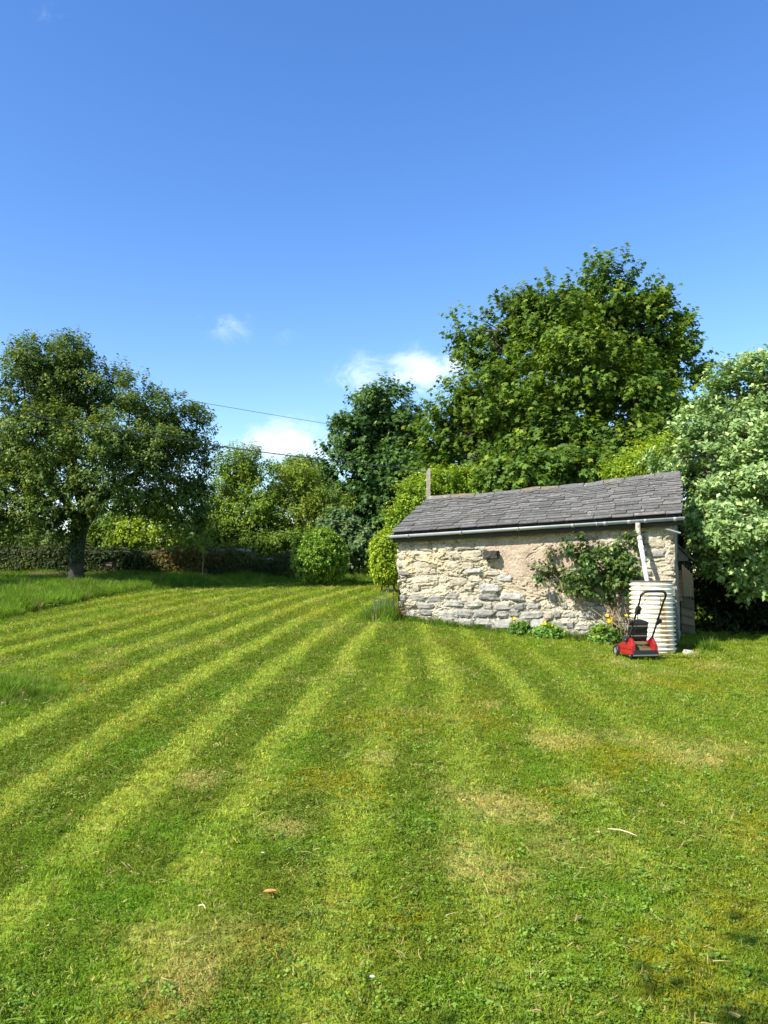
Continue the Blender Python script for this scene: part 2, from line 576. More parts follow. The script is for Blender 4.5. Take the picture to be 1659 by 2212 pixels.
def blade_cluster(name, n, h0, h1, w, rad, lean, seed, mat, seg=3, curl=.6):
    r = np.random.default_rng(seed)
    mb = MB()
    for i in range(n):
        a = r.uniform(0, 2 * math.pi); d = rad * math.sqrt(r.uniform())
        bx, by = d * math.cos(a), d * math.sin(a)
        yaw = r.uniform(0, 2 * math.pi); h = r.uniform(h0, h1); ww = w * r.uniform(.7, 1.3)
        ln = r.uniform(.2, 1.0) * lean
        dx, dy = math.cos(yaw), math.sin(yaw); sx, sy = -dy, dx
        tw = r.uniform(-.7, .7); sx, sy = sx * math.cos(tw) - sy * math.sin(tw), sx * math.sin(tw) + sy * math.cos(tw)
        pts = []
        x, y, z, an = bx, by, -.006, ln * .4
        st = h / seg
        for k in range(seg + 1):
            pts.append((x, y, z)); x += dx * st * math.sin(an); y += dy * st * math.sin(an); z += st * math.cos(an)
            an += ln * curl * 2 / seg
        vv, ff = [], []
        for k, q in enumerate(pts[:-1]):
            f = 1 - .45 * (k / seg)
            vv += [(q[0] - sx * ww * f / 2, q[1] - sy * ww * f / 2, q[2]), (q[0] + sx * ww * f / 2, q[1] + sy * ww * f / 2, q[2])]
        vv.append(pts[-1])
        for k in range(seg - 1): ff.append((2 * k, 2 * k + 1, 2 * k + 3, 2 * k + 2))
        ff.append((2 * seg - 2, 2 * seg - 1, 2 * seg))
        mb.add(vv, ff)
    me = mb.mesh(name); me.materials.append(mat)
    return bpy.data.objects.new(name, me)


def leaf_rosette(name, n, size, seed, mat):
    """small round-leaved lawn weed (clover like)"""
    r = np.random.default_rng(seed)
    mb = MB()
    for i in range(n):
        a = r.uniform(0, 2 * math.pi); d = r.uniform(.3, 2.4) * size
        c = Vector((d * math.cos(a), d * math.sin(a), r.uniform(.015, .04)))
        R = Matrix.Rotation(r.uniform(0, 6.28), 3, 'Z') @ Matrix.Rotation(r.uniform(-.6, .6), 3, 'X') @ Matrix.Rotation(r.uniform(-.6, .6), 3, 'Y')
        s = size * r.uniform(.6, 1.2)
        ring = [(0, -.5), (.36, -.3), (.45, .1), (.26, .45), (0, .55), (-.26, .45), (-.45, .1), (-.36, -.3)]
        mb.add([c + R @ Vector((x * s, y * s, .12 * s * (abs(x) * 2) ** 2)) for x, y in ring], [tuple(range(8))])
    me = mb.mesh(name); me.materials.append(mat)
    return bpy.data.objects.new(name, me)


def scatter(name, variants, pos, rotm, scl, idx, tint, label, cat):
    """one stuff object: points that carry the clump variants"""
    coll = bpy.data.collections.new(name + '_variants')
    for v in variants: coll.objects.link(v)
    me = bpy.data.meshes.new(name)
    n = len(pos)
    me.vertices.add(n); me.vertices.foreach_set('co', np.asarray(pos, np.float32).ravel())
    # XYZ euler from matrices
    sy_ = -np.clip(rotm[:, 2, 0], -1, 1)
    eul = np.stack([np.arctan2(rotm[:, 2, 1], rotm[:, 2, 2]), np.arcsin(sy_), np.arctan2(rotm[:, 1, 0], rotm[:, 0, 0])], 1)
    a = me.attributes.new('rot', 'FLOAT_VECTOR', 'POINT'); a.data.foreach_set('vector', eul.astype(np.float32).ravel())
    a = me.attributes.new('scl', 'FLOAT', 'POINT'); a.data.foreach_set('value', np.asarray(scl, np.float32))
    a = me.attributes.new('idx', 'INT', 'POINT'); a.data.foreach_set('value', np.asarray(idx, np.int32))
    a = me.attributes.new('tint', 'FLOAT_COLOR', 'POINT')
    c = np.ones((n, 4), np.float32); c[:, :3] = tint; a.data.foreach_set('color', c.ravel())
    me.update()
    o = bpy.data.objects.new(name, me); COL.objects.link(o)
    ng = bpy.data.node_groups.new(name + '_nodes', 'GeometryNodeTree')
    ng.interface.new_socket('Geometry', in_out='INPUT', socket_type='NodeSocketGeometry')
    ng.interface.new_socket('Geometry', in_out='OUTPUT', socket_type='NodeSocketGeometry')
    N, L = ng.nodes, ng.links
    gi, go = N.new('NodeGroupInput'), N.new('NodeGroupOutput')
    ci = N.new('GeometryNodeCollectionInfo'); ci.inputs['Collection'].default_value = coll
    ci.inputs['Separate Children'].default_value = True; ci.inputs['Reset Children'].default_value = True
    ip = N.new('GeometryNodeInstanceOnPoints'); ip.inputs['Pick Instance'].default_value = True
    def na(nm, t):
        q = N.new('GeometryNodeInputNamedAttribute'); q.data_type = t; q.inputs['Name'].default_value = nm
        return q.outputs['Attribute']
    L.new(gi.outputs[0], ip.inputs['Points']); L.new(ci.outputs[0], ip.inputs['Instance'])
    L.new(na('idx', 'INT'), ip.inputs['Instance Index'])
    L.new(na('rot', 'FLOAT_VECTOR'), ip.inputs['Rotation'])
    L.new(na('scl', 'FLOAT'), ip.inputs['Scale'])
    L.new(ip.outputs[0], go.inputs[0])
    md = o.modifiers.new('scatter', 'NODES'); md.node_group = ng
    tag(o, label, cat, kind='stuff')
    return o


def rot_mats(yaw, tilt, tdir):
    n = len(yaw)
    c, s = np.cos(yaw), np.sin(yaw)
    Z = np.zeros((n, 3, 3)); Z[:, 0, 0] = c; Z[:, 0, 1] = -s; Z[:, 1, 0] = s; Z[:, 1, 1] = c; Z[:, 2, 2] = 1
    ax = np.stack([-np.sin(tdir), np.cos(tdir), np.zeros(n)], 1)     # lean towards tdir
    K = np.zeros((n, 3, 3))
    K[:, 0, 1] = -ax[:, 2]; K[:, 0, 2] = ax[:, 1]; K[:, 1, 0] = ax[:, 2]; K[:, 1, 2] = -ax[:, 0]; K[:, 2, 0] = -ax[:, 1]; K[:, 2, 1] = ax[:, 0]
    st, ct = np.sin(tilt)[:, None, None], np.cos(tilt)[:, None, None]
    R = np.eye(3)[None] + st * K + (1 - ct) * (K @ K)
    return R @ Z


# the shed's plan (needed to keep grass out of it)
TH = math.radians(22.0)
E = Vector((math.cos(TH), -math.sin(TH), 0))           # along the front wall, left to right
NRM = Vector((-math.sin(TH), -math.cos(TH), 0))        # front wall faces this way
ER = P(1472, 1111, 12.2)
EL = P(846, 1152, 12.2)
for _ in range(30):
    yl = ER.y + (ER.x - EL.x) * math.tan(TH)
    EL = P(846, 1152, yl)
DEP = 2.2
RR = P(1470, 1023, ER.y + DEP * math.cos(TH))
RL = P(926, 1078, EL.y + DEP * math.cos(TH))
WALL_OFF = .20
WL = EL - NRM * WALL_OFF + E * .05        # front wall line ends (x, y)
WR = ER - NRM * WALL_OFF - E * .12
WLEN = (WR.xy - WL.xy).length


def in_shed(x, y, m=0.0):
    dx, dy = x - WL.x, y - WL.y
    u = dx * E.x + dy * E.y; d = -(dx * NRM.x + dy * NRM.y)
    return (u > -m) & (u < WLEN + m) & (d > -m) & (d < 4.2 + m)


def sample_view(n, y0, y1, margin=1.15, power=1.0):
    """points in the camera's ground wedge, density ~ y^-power per area"""
    u = RNG.uniform(size=n)
    # pdf over y ~ y * y^-power
    e = 2 - power
    y = (y0 ** e + u * (y1 ** e - y0 ** e)) ** (1 / e) if abs(e) > 1e-6 else y0 * (y1 / y0) ** u
    x = RNG.uniform(-1, 1, n) * (y * .5 * margin + .3)
    return x, y


mown = [blade_cluster('mown_tuft_%d' % k, 20, .011, .030, .0052, .045, 1.7, 100 + k, M_GRASS, 3) for k in range(5)]
x, y = sample_view(200000, 2.0, 27.0, 1.16, 1.35)
# the lawn goes on beside and behind the photograph's view
y2 = RNG.uniform(-1.0, 24.0, 90000) ; xs = RNG.uniform(-1, 1, 90000)
x2 = np.where(y2 > 2.1, np.sign(xs) * (y2 * .575 + .25 + np.abs(xs) * 3.0), xs * 4.3)
ok = np.abs(x2) < 15
x, y = np.concatenate([x, x2[ok]]), np.concatenate([y, y2[ok]])
keep = ~in_long(x, y) & ~in_shed(x, y, .03)
x, y = x[keep], y[keep]
s = stripe_val(x, y)
tint = lawn_tint(x, y) * RNG.uniform(.60, 1.38, (len(x), 1))
hue = RNG.normal(0, .10, len(x)); tint[:, 0] *= 1 + hue
st_ = RNG.uniform(size=len(x)) < .045
tint[st_] = C_STRAW * RNG.uniform(.7, 1.2, (st_.sum(), 1))
dist_s = np.clip((np.maximum(y, .5) / 5.0) ** .5, .8, 2.0)
dist_s = np.where((np.abs(x) > np.maximum(y, 0) * .58 + .3) | (y < 2), np.maximum(dist_s, 1.5), dist_s)
scl = RNG.uniform(.6, 1.3, len(x)) * dist_s * .92
# pale passes lie away from the viewer, dark passes lie towards
tdir = np.where(s > 0, math.pi / 2 - .15, -math.pi / 2) + RNG.normal(0, .8, len(x))
tilt = np.clip(np.abs(s), .0, 1) * .5 + np.abs(RNG.normal(0, .35, len(x)))
scatter('mown_grass', mown, np.stack([x, y, ground_z(x, y)], 1), rot_mats(RNG.uniform(0, 6.28, len(x)), tilt, tdir), scl,
        RNG.integers(0, 5, len(x)), np.clip(tint, 0, 1), 'short mown grass blades of the striped lawn', 'grass')

# lawn weeds, clover
weeds = [leaf_rosette('clover_patch_%d' % k, 9, .02, 200 + k, M_GRASS) for k in range(4)]
x, y = sample_view(16000, 2.0, 14.0, 1.16, 1.2)
dens = fbm(p3(x * .8 + 5, y * .8), 4, 61) + .35 * sstep(3.2, 2.2, y)
keep = (dens > .44) & ~in_long(x, y) & ~in_shed(x, y, .1)
x, y = x[keep], y[keep]
tint = np.array([.19, .30, .045]) * RNG.uniform(.6, 1.4, (len(x), 1)) * np.array([1, 1, 1])
scatter('clover', weeds, np.stack([x, y, ground_z(x, y) + .006], 1), rot_mats(RNG.uniform(0, 6.28, len(x)), np.abs(RNG.normal(0, .25, len(x))), RNG.uniform(0, 6.28, len(x))),
        RNG.uniform(.3, .75, len(x)) * np.clip((y / 4) ** .3, .8, 1.3), RNG.integers(0, 4, len(x)), np.clip(tint, 0, 1), 'small round clover leaves among the mown grass', 'clover')

# loose clippings and straws lying on the lawn
clip = [blade_cluster('clipping_%d' % k, 2, .05, .12, .0042, .05, 2.9, 300 + k, M_GRASS, 4, .5) for k in range(4)]
x, y = sample_view(5200, 2.0, 16.0, 1.16, 1.3)
keep = ~in_long(x, y) & ~in_shed(x, y, .1); x, y = x[keep], y[keep]
tint = np.where(RNG.uniform(size=(len(x), 1)) < .45, np.array([.52, .42, .17]), np.array([.20, .30, .04])) * RNG.uniform(.7, 1.2, (len(x), 1))
scatter('grass_clippings', clip, np.stack([x, y, ground_z(x, y) + .022], 1),
        rot_mats(RNG.uniform(0, 6.28, len(x)), RNG.uniform(.7, 1.35, len(x)), RNG.uniform(0, 6.28, len(x))),
        RNG.uniform(.4, 1.0, len(x)), RNG.integers(0, 4, len(x)), np.clip(tint, 0, 1), 'loose pale straws and clippings lying on the lawn', 'clippings')

# long grass: bank, back strip, foot of the shed wall, uncut tuft at the left edge
longv = [blade_cluster('long_tuft_%d' % k, 26, .16, .38, .008, .10, .95, 400 + k, M_GRASS, 4) for k in range(5)]
px_, py_, sc_ = [], [], []
x = RNG.uniform(-17, .4, 60000); y = RNG.uniform(8, 27, 60000)
keep = in_long(x, y) & (np.abs(x) < y * .62 + .5)
x, y = x[keep], y[keep]
ex = np.array([e[0] for e in EDGE]); ey = np.array([e[1] for e in EDGE])
dep = y - np.interp(x, ex, ey)
px_.append(x); py_.append(y); sc_.append(RNG.uniform(.5, 1.05, len(x)) * (.32 + .68 * sstep(0, 3.0, dep)))
# path strip between the round bush and the shed
x = RNG.uniform(-2.2, 1.0, 2600); y = RNG.uniform(24.2, 30, 2600)
px_.append(x); py_.append(y); sc_.append(RNG.uniform(.5, 1.2, 2600) * (.4 + .6 * sstep(24.5, 26.5, y)))
# uncut tuft at the left edge
c0 = G(10, 1500)
x = c0.x - .25 + RNG.normal(0, .55, 900); y = c0.y + RNG.normal(0, .42, 900)
px_.append(x); py_.append(y); sc_.append(RNG.uniform(.30, .62, 900) * np.exp(-((x - c0.x + .25) ** 2 / .7 + (y - c0.y) ** 2 / .5)) + .08)
# foot of the front wall and round the tank
t = RNG.uniform(-.02, 1.12, 1500); off = np.abs(RNG.normal(0, .10, 1500)) + .02
bx = WL.x + (WR.x - WL.x) * t + NRM.x * off; by = WL.y + (WR.y - WL.y) * t + NRM.y * off
px_.append(bx); py_.append(by); sc_.append(RNG.uniform(.22, .60, 1500) * (1.1 - 2.0 * off).clip(.3, 1))
# left corner of the shed: rank clump
x = WL.x - .24 + RNG.normal(0, .17, 110); y = WL.y + .05 + RNG.normal(0, .26, 110)
px_.append(x); py_.append(y); sc_.append(RNG.uniform(.4, 1.1, 110))
# right corner of the shed
x = WR.x + .26 + RNG.normal(0, .12, 60); y = WR.y - .20 + RNG.normal(0, .10, 60)
px_.append(x); py_.append(y); sc_.append(RNG.uniform(.3, .75, 60))
# edge of the shade under the pale-leaved tree
x = RNG.uniform(5.4, 9.5, 900); y = RNG.uniform(13.4, 15.5, 900)
px_.append(x); py_.append(y); sc_.append(RNG.uniform(.12, .32, 900))
x, y, scl = np.concatenate(px_), np.concatenate(py_), np.concatenate(sc_)
keep = ~in_shed(x, y, -.01); x, y, scl = x[keep], y[keep], scl[keep]
tn = fbm(p3(x * 1.3, y * 1.3), 3, 77)
scl *= .55 + .9 * fbm(p3(x * 1.1 + 4, y * 1.1), 3, 78)
tint = (np.array([.13, .25, .018]) * (1 - tn[:, None]) + np.array([.20, .31, .035]) * tn[:, None]) * RNG.uniform(.45, 1.4, (len(x), 1)) * (.55 + .8 * fbm(p3(x * 2.1, y * 2.1), 3, 79))[:, None]
dry = RNG.uniform(size=len(x)) < .05; tint[dry] = np.array([.34, .30, .12])
scatter('long_grass', longv, np.stack([x, y, ground_z(x, y)], 1), rot_mats(RNG.uniform(0, 6.28, len(x)), np.abs(RNG.normal(0, .18, len(x))), RNG.uniform(0, 6.28, len(x))),
        scl, RNG.integers(0, 5, len(x)), np.clip(tint, 0, 1), 'long uncut grass on the bank and along the wall foot', 'grass')

# ------------------------------------------------------------------ the stone shed
ZB0 = min(gz(WL.x, WL.y), gz(WR.x, WR.y)) - .25
shed = empty('stone_shed', (WL.x, WL.y, gz(WL.x, WL.y)))
tag(shed, 'low rubble stone shed with mossy slate roof and grey gutter', 'shed')
INV = Matrix.Translation(-shed.location)


def wall_pt(u, v, d=0.0):
    """u metres along the front wall, v height above the left ground, d metres out of the wall"""
    p = WL + E * u + NRM * d
    return Vector((p.x, p.y, shed.location.z + v))


def eave_z(u):            # eave height along the wall
    t = (u + .05) / (WLEN + .17)
    return EL.z + (ER.z - EL.z) * t - shed.location.z


def base_z(u):
    z = ground_z(WL.x + E.x * np.asarray(u, float), WL.y + E.y * np.asarray(u, float)) - shed.location.z
    return float(z[0]) if np.ndim(u) == 0 else z


# regions of the face: smooth pinkish render band, cream limewash, bare grey stone
def face_regions(u, v):
    top = eave_z(u); bot = base_z(u)
    h = (v - bot) / (top - bot)
    n = fbm(p3(u * 2.2, v * 2.2), 4, 91) - .5
    un = u / WLEN
    render = sstep(-.02, .04, (h - (.83 - .28 * sstep(.30, .42, un))) / 1 + n * .16) * sstep(.26, .34, un + n * .06)
    render = np.maximum(render * (1 - .8 * sstep(.70, .78, un)), sstep(.90, .94, h + n * .06) * .8)
    render = np.where((un > .42) & (un < .62) & (h > .36), np.maximum(render, .55 + n), render)
    grey = np.clip(sstep(.44, .16, h + n * .5) + .5 * sstep(.04, .0, un) + .35 * sstep(.05, .15, un - .3) * sstep(.5, .2, h), 0, 1)
    return np.clip(render, 0, 1), grey, n


CW_CREAM = np.array([.475, .415, .31]); CW_YEL = np.array([.56, .455, .285]); CW_PINK = np.array([.43, .335, .255]); CW_GREY = np.array([.33, .315, .28])

# stones of the face: rough courses
stones = []
v = -.35
while v < 2.3:
    hh = random.uniform(.085, .19)
    u = random.uniform(-.2, 0)
    while u < WLEN:
        ww = random.uniform(.14, .46) if random.random() < .8 else random.uniform(.08, .16)
        uc, vc = u + ww / 2, v + hh / 2 + random.uniform(-.03, .03)
        ww2 = ww
        if uc - ww / 2 < 0: ww2 = min(ww, 2 * uc)
        if uc + ww2 / 2 > WLEN: ww2 = 2 * (WLEN - uc)
        if ww2 > .07 and base_z(uc) - .05 < vc + hh / 2 and vc + hh / 2 < eave_z(uc) + .03:
            stones.append((uc, vc, ww2 * random.uniform(.86, .97), hh * random.uniform(.78, .98)))
        u += ww
    v += hh * .98

NU, NV = 560, 240
uu = np.linspace(-.0, WLEN, NU); vv = np.linspace(0, 1, NV)
UU, VV = np.meshgrid(uu, vv)
UUf, VVf = UU.ravel(), VV.ravel()
tops = eave_z(UUf) + .06
bots = np.array([base_z(a) for a in uu]); bots = np.tile(bots, NV) - .25
VH = bots + (tops - bots) * VVf
ren, gre, nn = face_regions(UUf, VH)
wob = vnoise(p3(UUf * 1.3, VH * 1.3), 90) * .05
def terr(n, k):          # broken ledges
    f = n * k
    i = np.floor(f); q = f - i
    return (i + sstep(.72, .98, q)) / k


wu = UUf + (fbm(p3(UUf * 3, VH * 3), 3, 81) - .5) * .5
wv = VH + (fbm(p3(UUf * 2.2 + 9, VH * 2.2), 3, 82) - .5) * .22
rk = 1 - .85 * ren
fine = (terr(fbm(p3(wu * 4.5, wv * 12), 3, 92), 6) - .5) * .125 * rk + (terr(fbm(p3(wu * 13, wv * 27), 3, 93), 4) - .5) * .055 * rk + (fbm(p3(UUf * 45, VH * 50), 2, 87) - .5) * .022 * (1 - .7 * ren)
crack = -.06 * sstep(.03, .0, np.abs(fbm(p3(wu * 2.6, wv * 7.0), 3, 96) - .52)) * (1 - .6 * ren) * sstep(.40, .55, vnoise(p3(UUf * 2, VH * 3), 97))
batter = .05 * np.clip(1 - VVf * 1.2, 0, 1)
dd = wob + fine + crack + batter + .012 * ren
edgeL = sstep(.0, .10, UUf); edgeR = sstep(.0, .08, WLEN - UUf)
dd = dd - .05 * (1 - edgeL) * (.4 + vnoise(p3(UUf * 0, VH * 7), 98)) - .04 * (1 - edgeR)
ush = UUf - (1 - edgeL) * (vnoise(p3(VH * 6, VH * 0), 99) - .6) * .10
Vw = np.stack([WL.x + E.x * ush + NRM.x * dd, WL.y + E.y * ush + NRM.y * dd, shed.location.z + VH], 1)
ii = (np.arange(NV - 1)[:, None] * NU + np.arange(NU - 1)[None, :]).ravel()
Fw = np.stack([ii, ii + 1, ii + NU + 1, ii + NU], 1)
cu, cv = UUf[Fw].mean(1), VH[Fw].mean(1)
r_, g_, n_ = face_regions(cu, cv)
yel = sstep(.5, .7, fbm(p3(cu * 1.8, cv * 1.8), 3, 94)) * (1 - sstep(.3, .55, cu / WLEN))
c = CW_CREAM * (1 - yel[:, None]) + CW_YEL * yel[:, None]
g2 = (g_ * .6)[:, None]; c = c * (1 - g2) + np.array([.44, .405, .33]) * g2
r2 = r_[:, None]; c = c * (1 - r2) + CW_PINK * r2
big = fbm(p3(cu * 5, cv * 5), 4, 88)[:, None]
c = c * (.74 + .52 * big)
front = link('front_wall', np_mesh('front_wall', Vw, Fw, c), M_WALL, shed, True)

# stone shapes, shared


def stone_shape(seed, a=6, b=4):
    """split rubble: flat broken face with sharp irregular edges"""
    r = np.random.default_rng(seed)
    mb = MB()
    vs_, fs_ = [], []
    so = r.uniform(0, 50)
    tilt_x, tilt_z = r.normal(0, .22), r.normal(0, .30)
    cut = r.uniform(.10, .45, 4) * (r.uniform(size=4) < .7)
    for j in range(b + 1):
        for i in range(a + 1):
            x, z = i / a * 2 - 1, j / b * 2 - 1
            edge = max(abs(x), abs(z)) > .99
            # broken corners
            ci = (0 if x < 0 else 1) + (0 if z < 0 else 2)
            over = max(0, abs(x) + abs(z) - (2 - cut[ci] * 1.6))
            xx = x - math.copysign(over * .5, x) + r.normal(0, .05) * (.4 + edge)
            zz = z - math.copysign(over * .5, z) + r.normal(0, .09) * (.4 + edge)
            d = .85 + tilt_x * x + tilt_z * z + .5 * (float(vnoise(np.array([[x * 2.1 + so, z * 2.1, so]]), seed)[0]) - .5) + .18 * (float(vnoise(np.array([[x * 6 + so, z * 6, so]]), seed)[0]) - .5)
            vs_.append((xx * .5, -max(.15, d) if not edge else .3, zz * .5))
    for j in range(b):
        for i in range(a):
            q = j * (a + 1) + i
            fs_.append((q, q + 1, q + a + 2, q + a + 1))
    mb.add(vs_, fs_)
    me = mb.mesh('stone'); me.materials.append(M_STONE)
    return me


STONES = [stone_shape(500 + k) for k in range(14)]
RW = Matrix((E, -NRM, Vector((0, 0, 1)))).transposed().to_4x4()
for (uc, vc, ww, hh) in stones:
    ren_, gre_, nn_ = [float(np.atleast_1d(q)[0]) for q in face_regions(np.array([uc]), np.array([vc]))]
    if ren_ > .6 and random.random() < .75: continue
    if ren_ > .3 and random.random() < .35: continue
    if gre_ < .4 and random.random() < .22: continue
    grey = random.random() < gre_ * .95 + .10
    me = random.choice(STONES)
    o = bpy.data.objects.new('stone', me); COL.objects.link(o)
    o.parent = front
    base_d = .028 + .045 * max(0, 1 - (vc - base_z(uc) + .25) / 2.0 * 1.2)
    prot = random.uniform(.022, .05) if grey else random.uniform(.008, .028)
    if grey:
        k = random.uniform(.7, 1.2); cc = (.33 * k, .315 * k, .28 * k)
    else:
        k = random.uniform(.78, 1.12); cc = (.46 * k, .405 * k, .305 * k)
    o.color = rgb4(cc)
    flip = random.choice((-1, 1))
    sh_ = Matrix.Translation(wall_pt(uc, vc, base_d)) @ RW @ Matrix.Rotation(random.uniform(-.10, .10), 4, 'Y') @ Matrix.Diagonal((ww * flip, prot, hh, 1))
    if flip < 0: sh_ = Matrix.Translation(wall_pt(uc, vc, base_d)) @ RW @ Matrix.Rotation(math.pi + random.uniform(-.1, .1), 4, 'Y') @ Matrix.Diagonal((ww, prot, hh, 1))
    o.matrix_basis = sh_

# projecting through-stone (dark corbel)
mb = MB(True)
cpos = P(1057, 1199, 13.35)
cu_ = (cpos - WL).dot(E); cv_ = cpos.z - shed.location.z
r = np.random.default_rng(5)
vs_, fs_ = [], []
A, B_, D_ = 6, 4, 4
m8 = []
for j in range(B_ + 1):
    for i in range(A + 1):
        for k in range(D_ + 1):
            m8.append(wall_pt(cu_ + (i / A - .5) * .25 + r.normal(0, .008), cv_ + (j / B_ - .5) * .13 + r.normal(0, .007) + (.012 if i > 4 else 0), .0 + k / D_ * .20 + r.normal(0, .007)))
def ix(i, j, k): return (j * (A + 1) + i) * (D_ + 1) + k
for j in range(B_):
    for i in range(A):
        fs_.append((ix(i, j, D_), ix(i + 1, j, D_), ix(i + 1, j + 1, D_), ix(i, j + 1, D_)))
for i in range(A):
    for k in range(D_):
        fs_.append((ix(i, B_, k), ix(i, B_, k + 1), ix(i + 1, B_, k + 1), ix(i + 1, B_, k)))
        fs_.append((ix(i, 0, k + 1), ix(i, 0, k), ix(i + 1, 0, k), ix(i + 1, 0, k + 1)))
for j in range(B_):
    for k in range(D_):
        fs_.append((ix(A, j, k), ix(A, j + 1, k), ix(A, j + 1, k + 1), ix(A, j, k + 1)))
        fs_.append((ix(0, j, k + 1), ix(0, j + 1, k + 1), ix(0, j + 1, k), ix(0, j, k)))
mb.add(m8, fs_)
co = mb.build('projecting_stone', M_STONE, shed); co.color = (.055, .052, .046, 1)
co['label'] = 'dark weathered block jutting from the wall face'

# other walls (rough sheets with relief)


def rough_wall(name, A0, A1, zt, zb, out, amp, colr, seed, nu=60, nv=50):
    """A0,A1 ground line; zt(t) top height function"""
    ts = np.linspace(0, 1, nu); ws = np.linspace(0, 1, nv)
    T, W = np.meshgrid(ts, ws); T, W = T.ravel(), W.ravel()
    L_ = (A1 - A0).length
    top = np.array([zt(a) for a in ts]); top = np.tile(top, nv)
    z = zb + (top - zb) * W
    d = (fbm(p3(T * L_ * 4, z * 7), 4, seed) - .5) * amp * np.clip(T / .03, 0, 1)
    X = A0.x + (A1.x - A0.x) * T + out.x * d; Y = A0.y + (A1.y - A0.y) * T + out.y * d
    ii = (np.arange(nv - 1)[:, None] * nu + np.arange(nu - 1)[None, :]).ravel()
    F_ = np.stack([ii, ii + 1, ii + nu + 1, ii + nu], 1)
    k = fbm(p3(T * L_ * 3, z * 4), 4, seed + 3)
    c_ = np.array(colr) * (.6 + .8 * k[F_].mean(1)[:, None])
    return link(name, np_mesh(name, np.stack([X, Y, z], 1), F_, c_), M_WALL, shed, True)


BK = -NRM
rear_e_z = P(1484, 1200, 16.1).z
gR0 = WR.copy(); gR1 = WR + BK * 3.9
def gable_top(t):
    d = t * 3.9 + WALL_OFF
    return ER.z + (RR.z - ER.z) * d / DEP - .05 if d < DEP else RR.z - .05 + (rear_e_z - RR.z) * (d - DEP) / (4.1 - DEP)
rough_wall('gable_wall', gR0, gR1, gable_top, ZB0, E, .09, (.34, .33, .30), 120)
gL0 = WL + BK * 3.9; gL1 = WL.copy()
def gable_top_l(t):
    d = (1 - t) * 3.9 + WALL_OFF
    return EL.z + (RL.z - EL.z) * d / DEP - .05 if d < DEP else RL.z - .05 + (EL.z - RL.z) * (d - DEP) / (4.1 - DEP)
gw = rough_wall('gable_wall', gL0, gL1, gable_top_l, ZB0, -E, .05, (.40, .37, .30), 130)
bw = rough_wall('rear_wall', gR1, gL0, lambda t: rear_e_z + (EL.z - rear_e_z) * t, ZB0, BK, .05, (.40, .37, .30), 140)

# corner stones at the right, big dark quoins
for (vq, hq, wq, kq) in ((.0, .32, .26, .45), (-.30, .30, .30, .4), (.33, .22, .24, .6), (.56, .20, .22, .75)):
    o = bpy.data.objects.new('quoin', random.choice(STONES)); COL.objects.link(o); o.parent = front
    o.color = rgb4((.34 * kq, .33 * kq, .30 * kq))
    o.matrix_basis = Matrix.Translation(wall_pt(WLEN - wq / 2 + .02, vq + hq / 2 - .1, .04)) @ RW @ Matrix.Diagonal((wq, .06, hq, 1))

# ---- roof
def roof_pt(s, t, d=0.0):
    """s 0..1 left to right, t 0..1 eave to ridge, d metres above the slope"""
    a = EL.lerp(ER, s); b = RL.lerp(RR, s)
    n = (ER - EL).cross(RL - EL).normalized()
    sag = (-.045 * math.sin(math.pi * s) + .012 * math.sin(s * 17) + .008 * math.sin(s * 41 + 2)) * t
    p = a.lerp(b, t) + n * d
    p.z += sag
    return p


mb = MB(True)
ns = 14
for k in range(ns):            # front slope underboard
    s0, s1 = .004 + .992 * k / ns, .004 + .992 * (k + 1) / ns
    q = [roof_pt(s0, .02, -.05), roof_pt(s1, .02, -.05), roof_pt(s1, 1, -.05), roof_pt(s0, 1, -.05),
         roof_pt(s0, .02, -.012), roof_pt(s1, .02, -.012), roof_pt(s1, 1, -.012), roof_pt(s0, 1, -.012)]
    mb.hexa(q)
REL = RL + BK * 1.95 + Vector((0, 0, EL.z - RL.z)); RER = RR + BK * 1.95 + Vector((0, 0, rear_e_z - RR.z))
mb.hexa([RL + Vector((0, 0, -.06)), RR + Vector((0, 0, -.06)), RER + Vector((0, 0, -.06)), REL + Vector((0, 0, -.06)), RL + Vector((0, 0, -.008)), RR + Vector((0, 0, -.008)), RER + Vector((0, 0, 0)), REL])
roof = mb.build('roof', M_DARKWOOD, shed)


def slate_shape(seed):
    r = np.random.default_rng(seed)
    mb = MB()
    a = 5
    up, lo = [], []
    for i in range(a + 1):
        x = i / a
        up.append((x + (r.normal(0, .012) if 0 < i < a else 0), 1.0))
        lo.append((x + (r.normal(0, .006) if 0 < i < a else 0), r.normal(0, .012) + (.05 * r.uniform() if i in (0, a) else 0)))
    tk = [1.0 * r.uniform(.85, 1.15) for _ in range(a + 1)]
    vs_ = [(x, y, 0) for x, y in lo] + [(x, y, 0) for x, y in up] + [(x + r.normal(0, .004), y + .03, tk[i]) for i, (x, y) in enumerate(lo)] + [(x, y, .75) for x, y in up]
    m_ = a + 1
    fs_ = []
    for i in range(a):
        fs_ += [(2 * m_ + i, 2 * m_ + i + 1, 3 * m_ + i + 1, 3 * m_ + i), (i, i + 1, 2 * m_ + i + 1, 2 * m_ + i), (i + 1, i, m_ + i, m_ + i + 1)]
    fs_ += [(0, 2 * m_, 3 * m_, m_), (a, m_ + a, 3 * m_ + a, 2 * m_ + a)]
    mb.add(vs_, fs_)
    me = mb.mesh('slate'); me.materials.append(M_SLATE); me.materials.append(M_SLATE_EDGE)
    for p_ in me.polygons:
        if abs(p_.normal.z) < .6: p_.material_index = 1
    return me


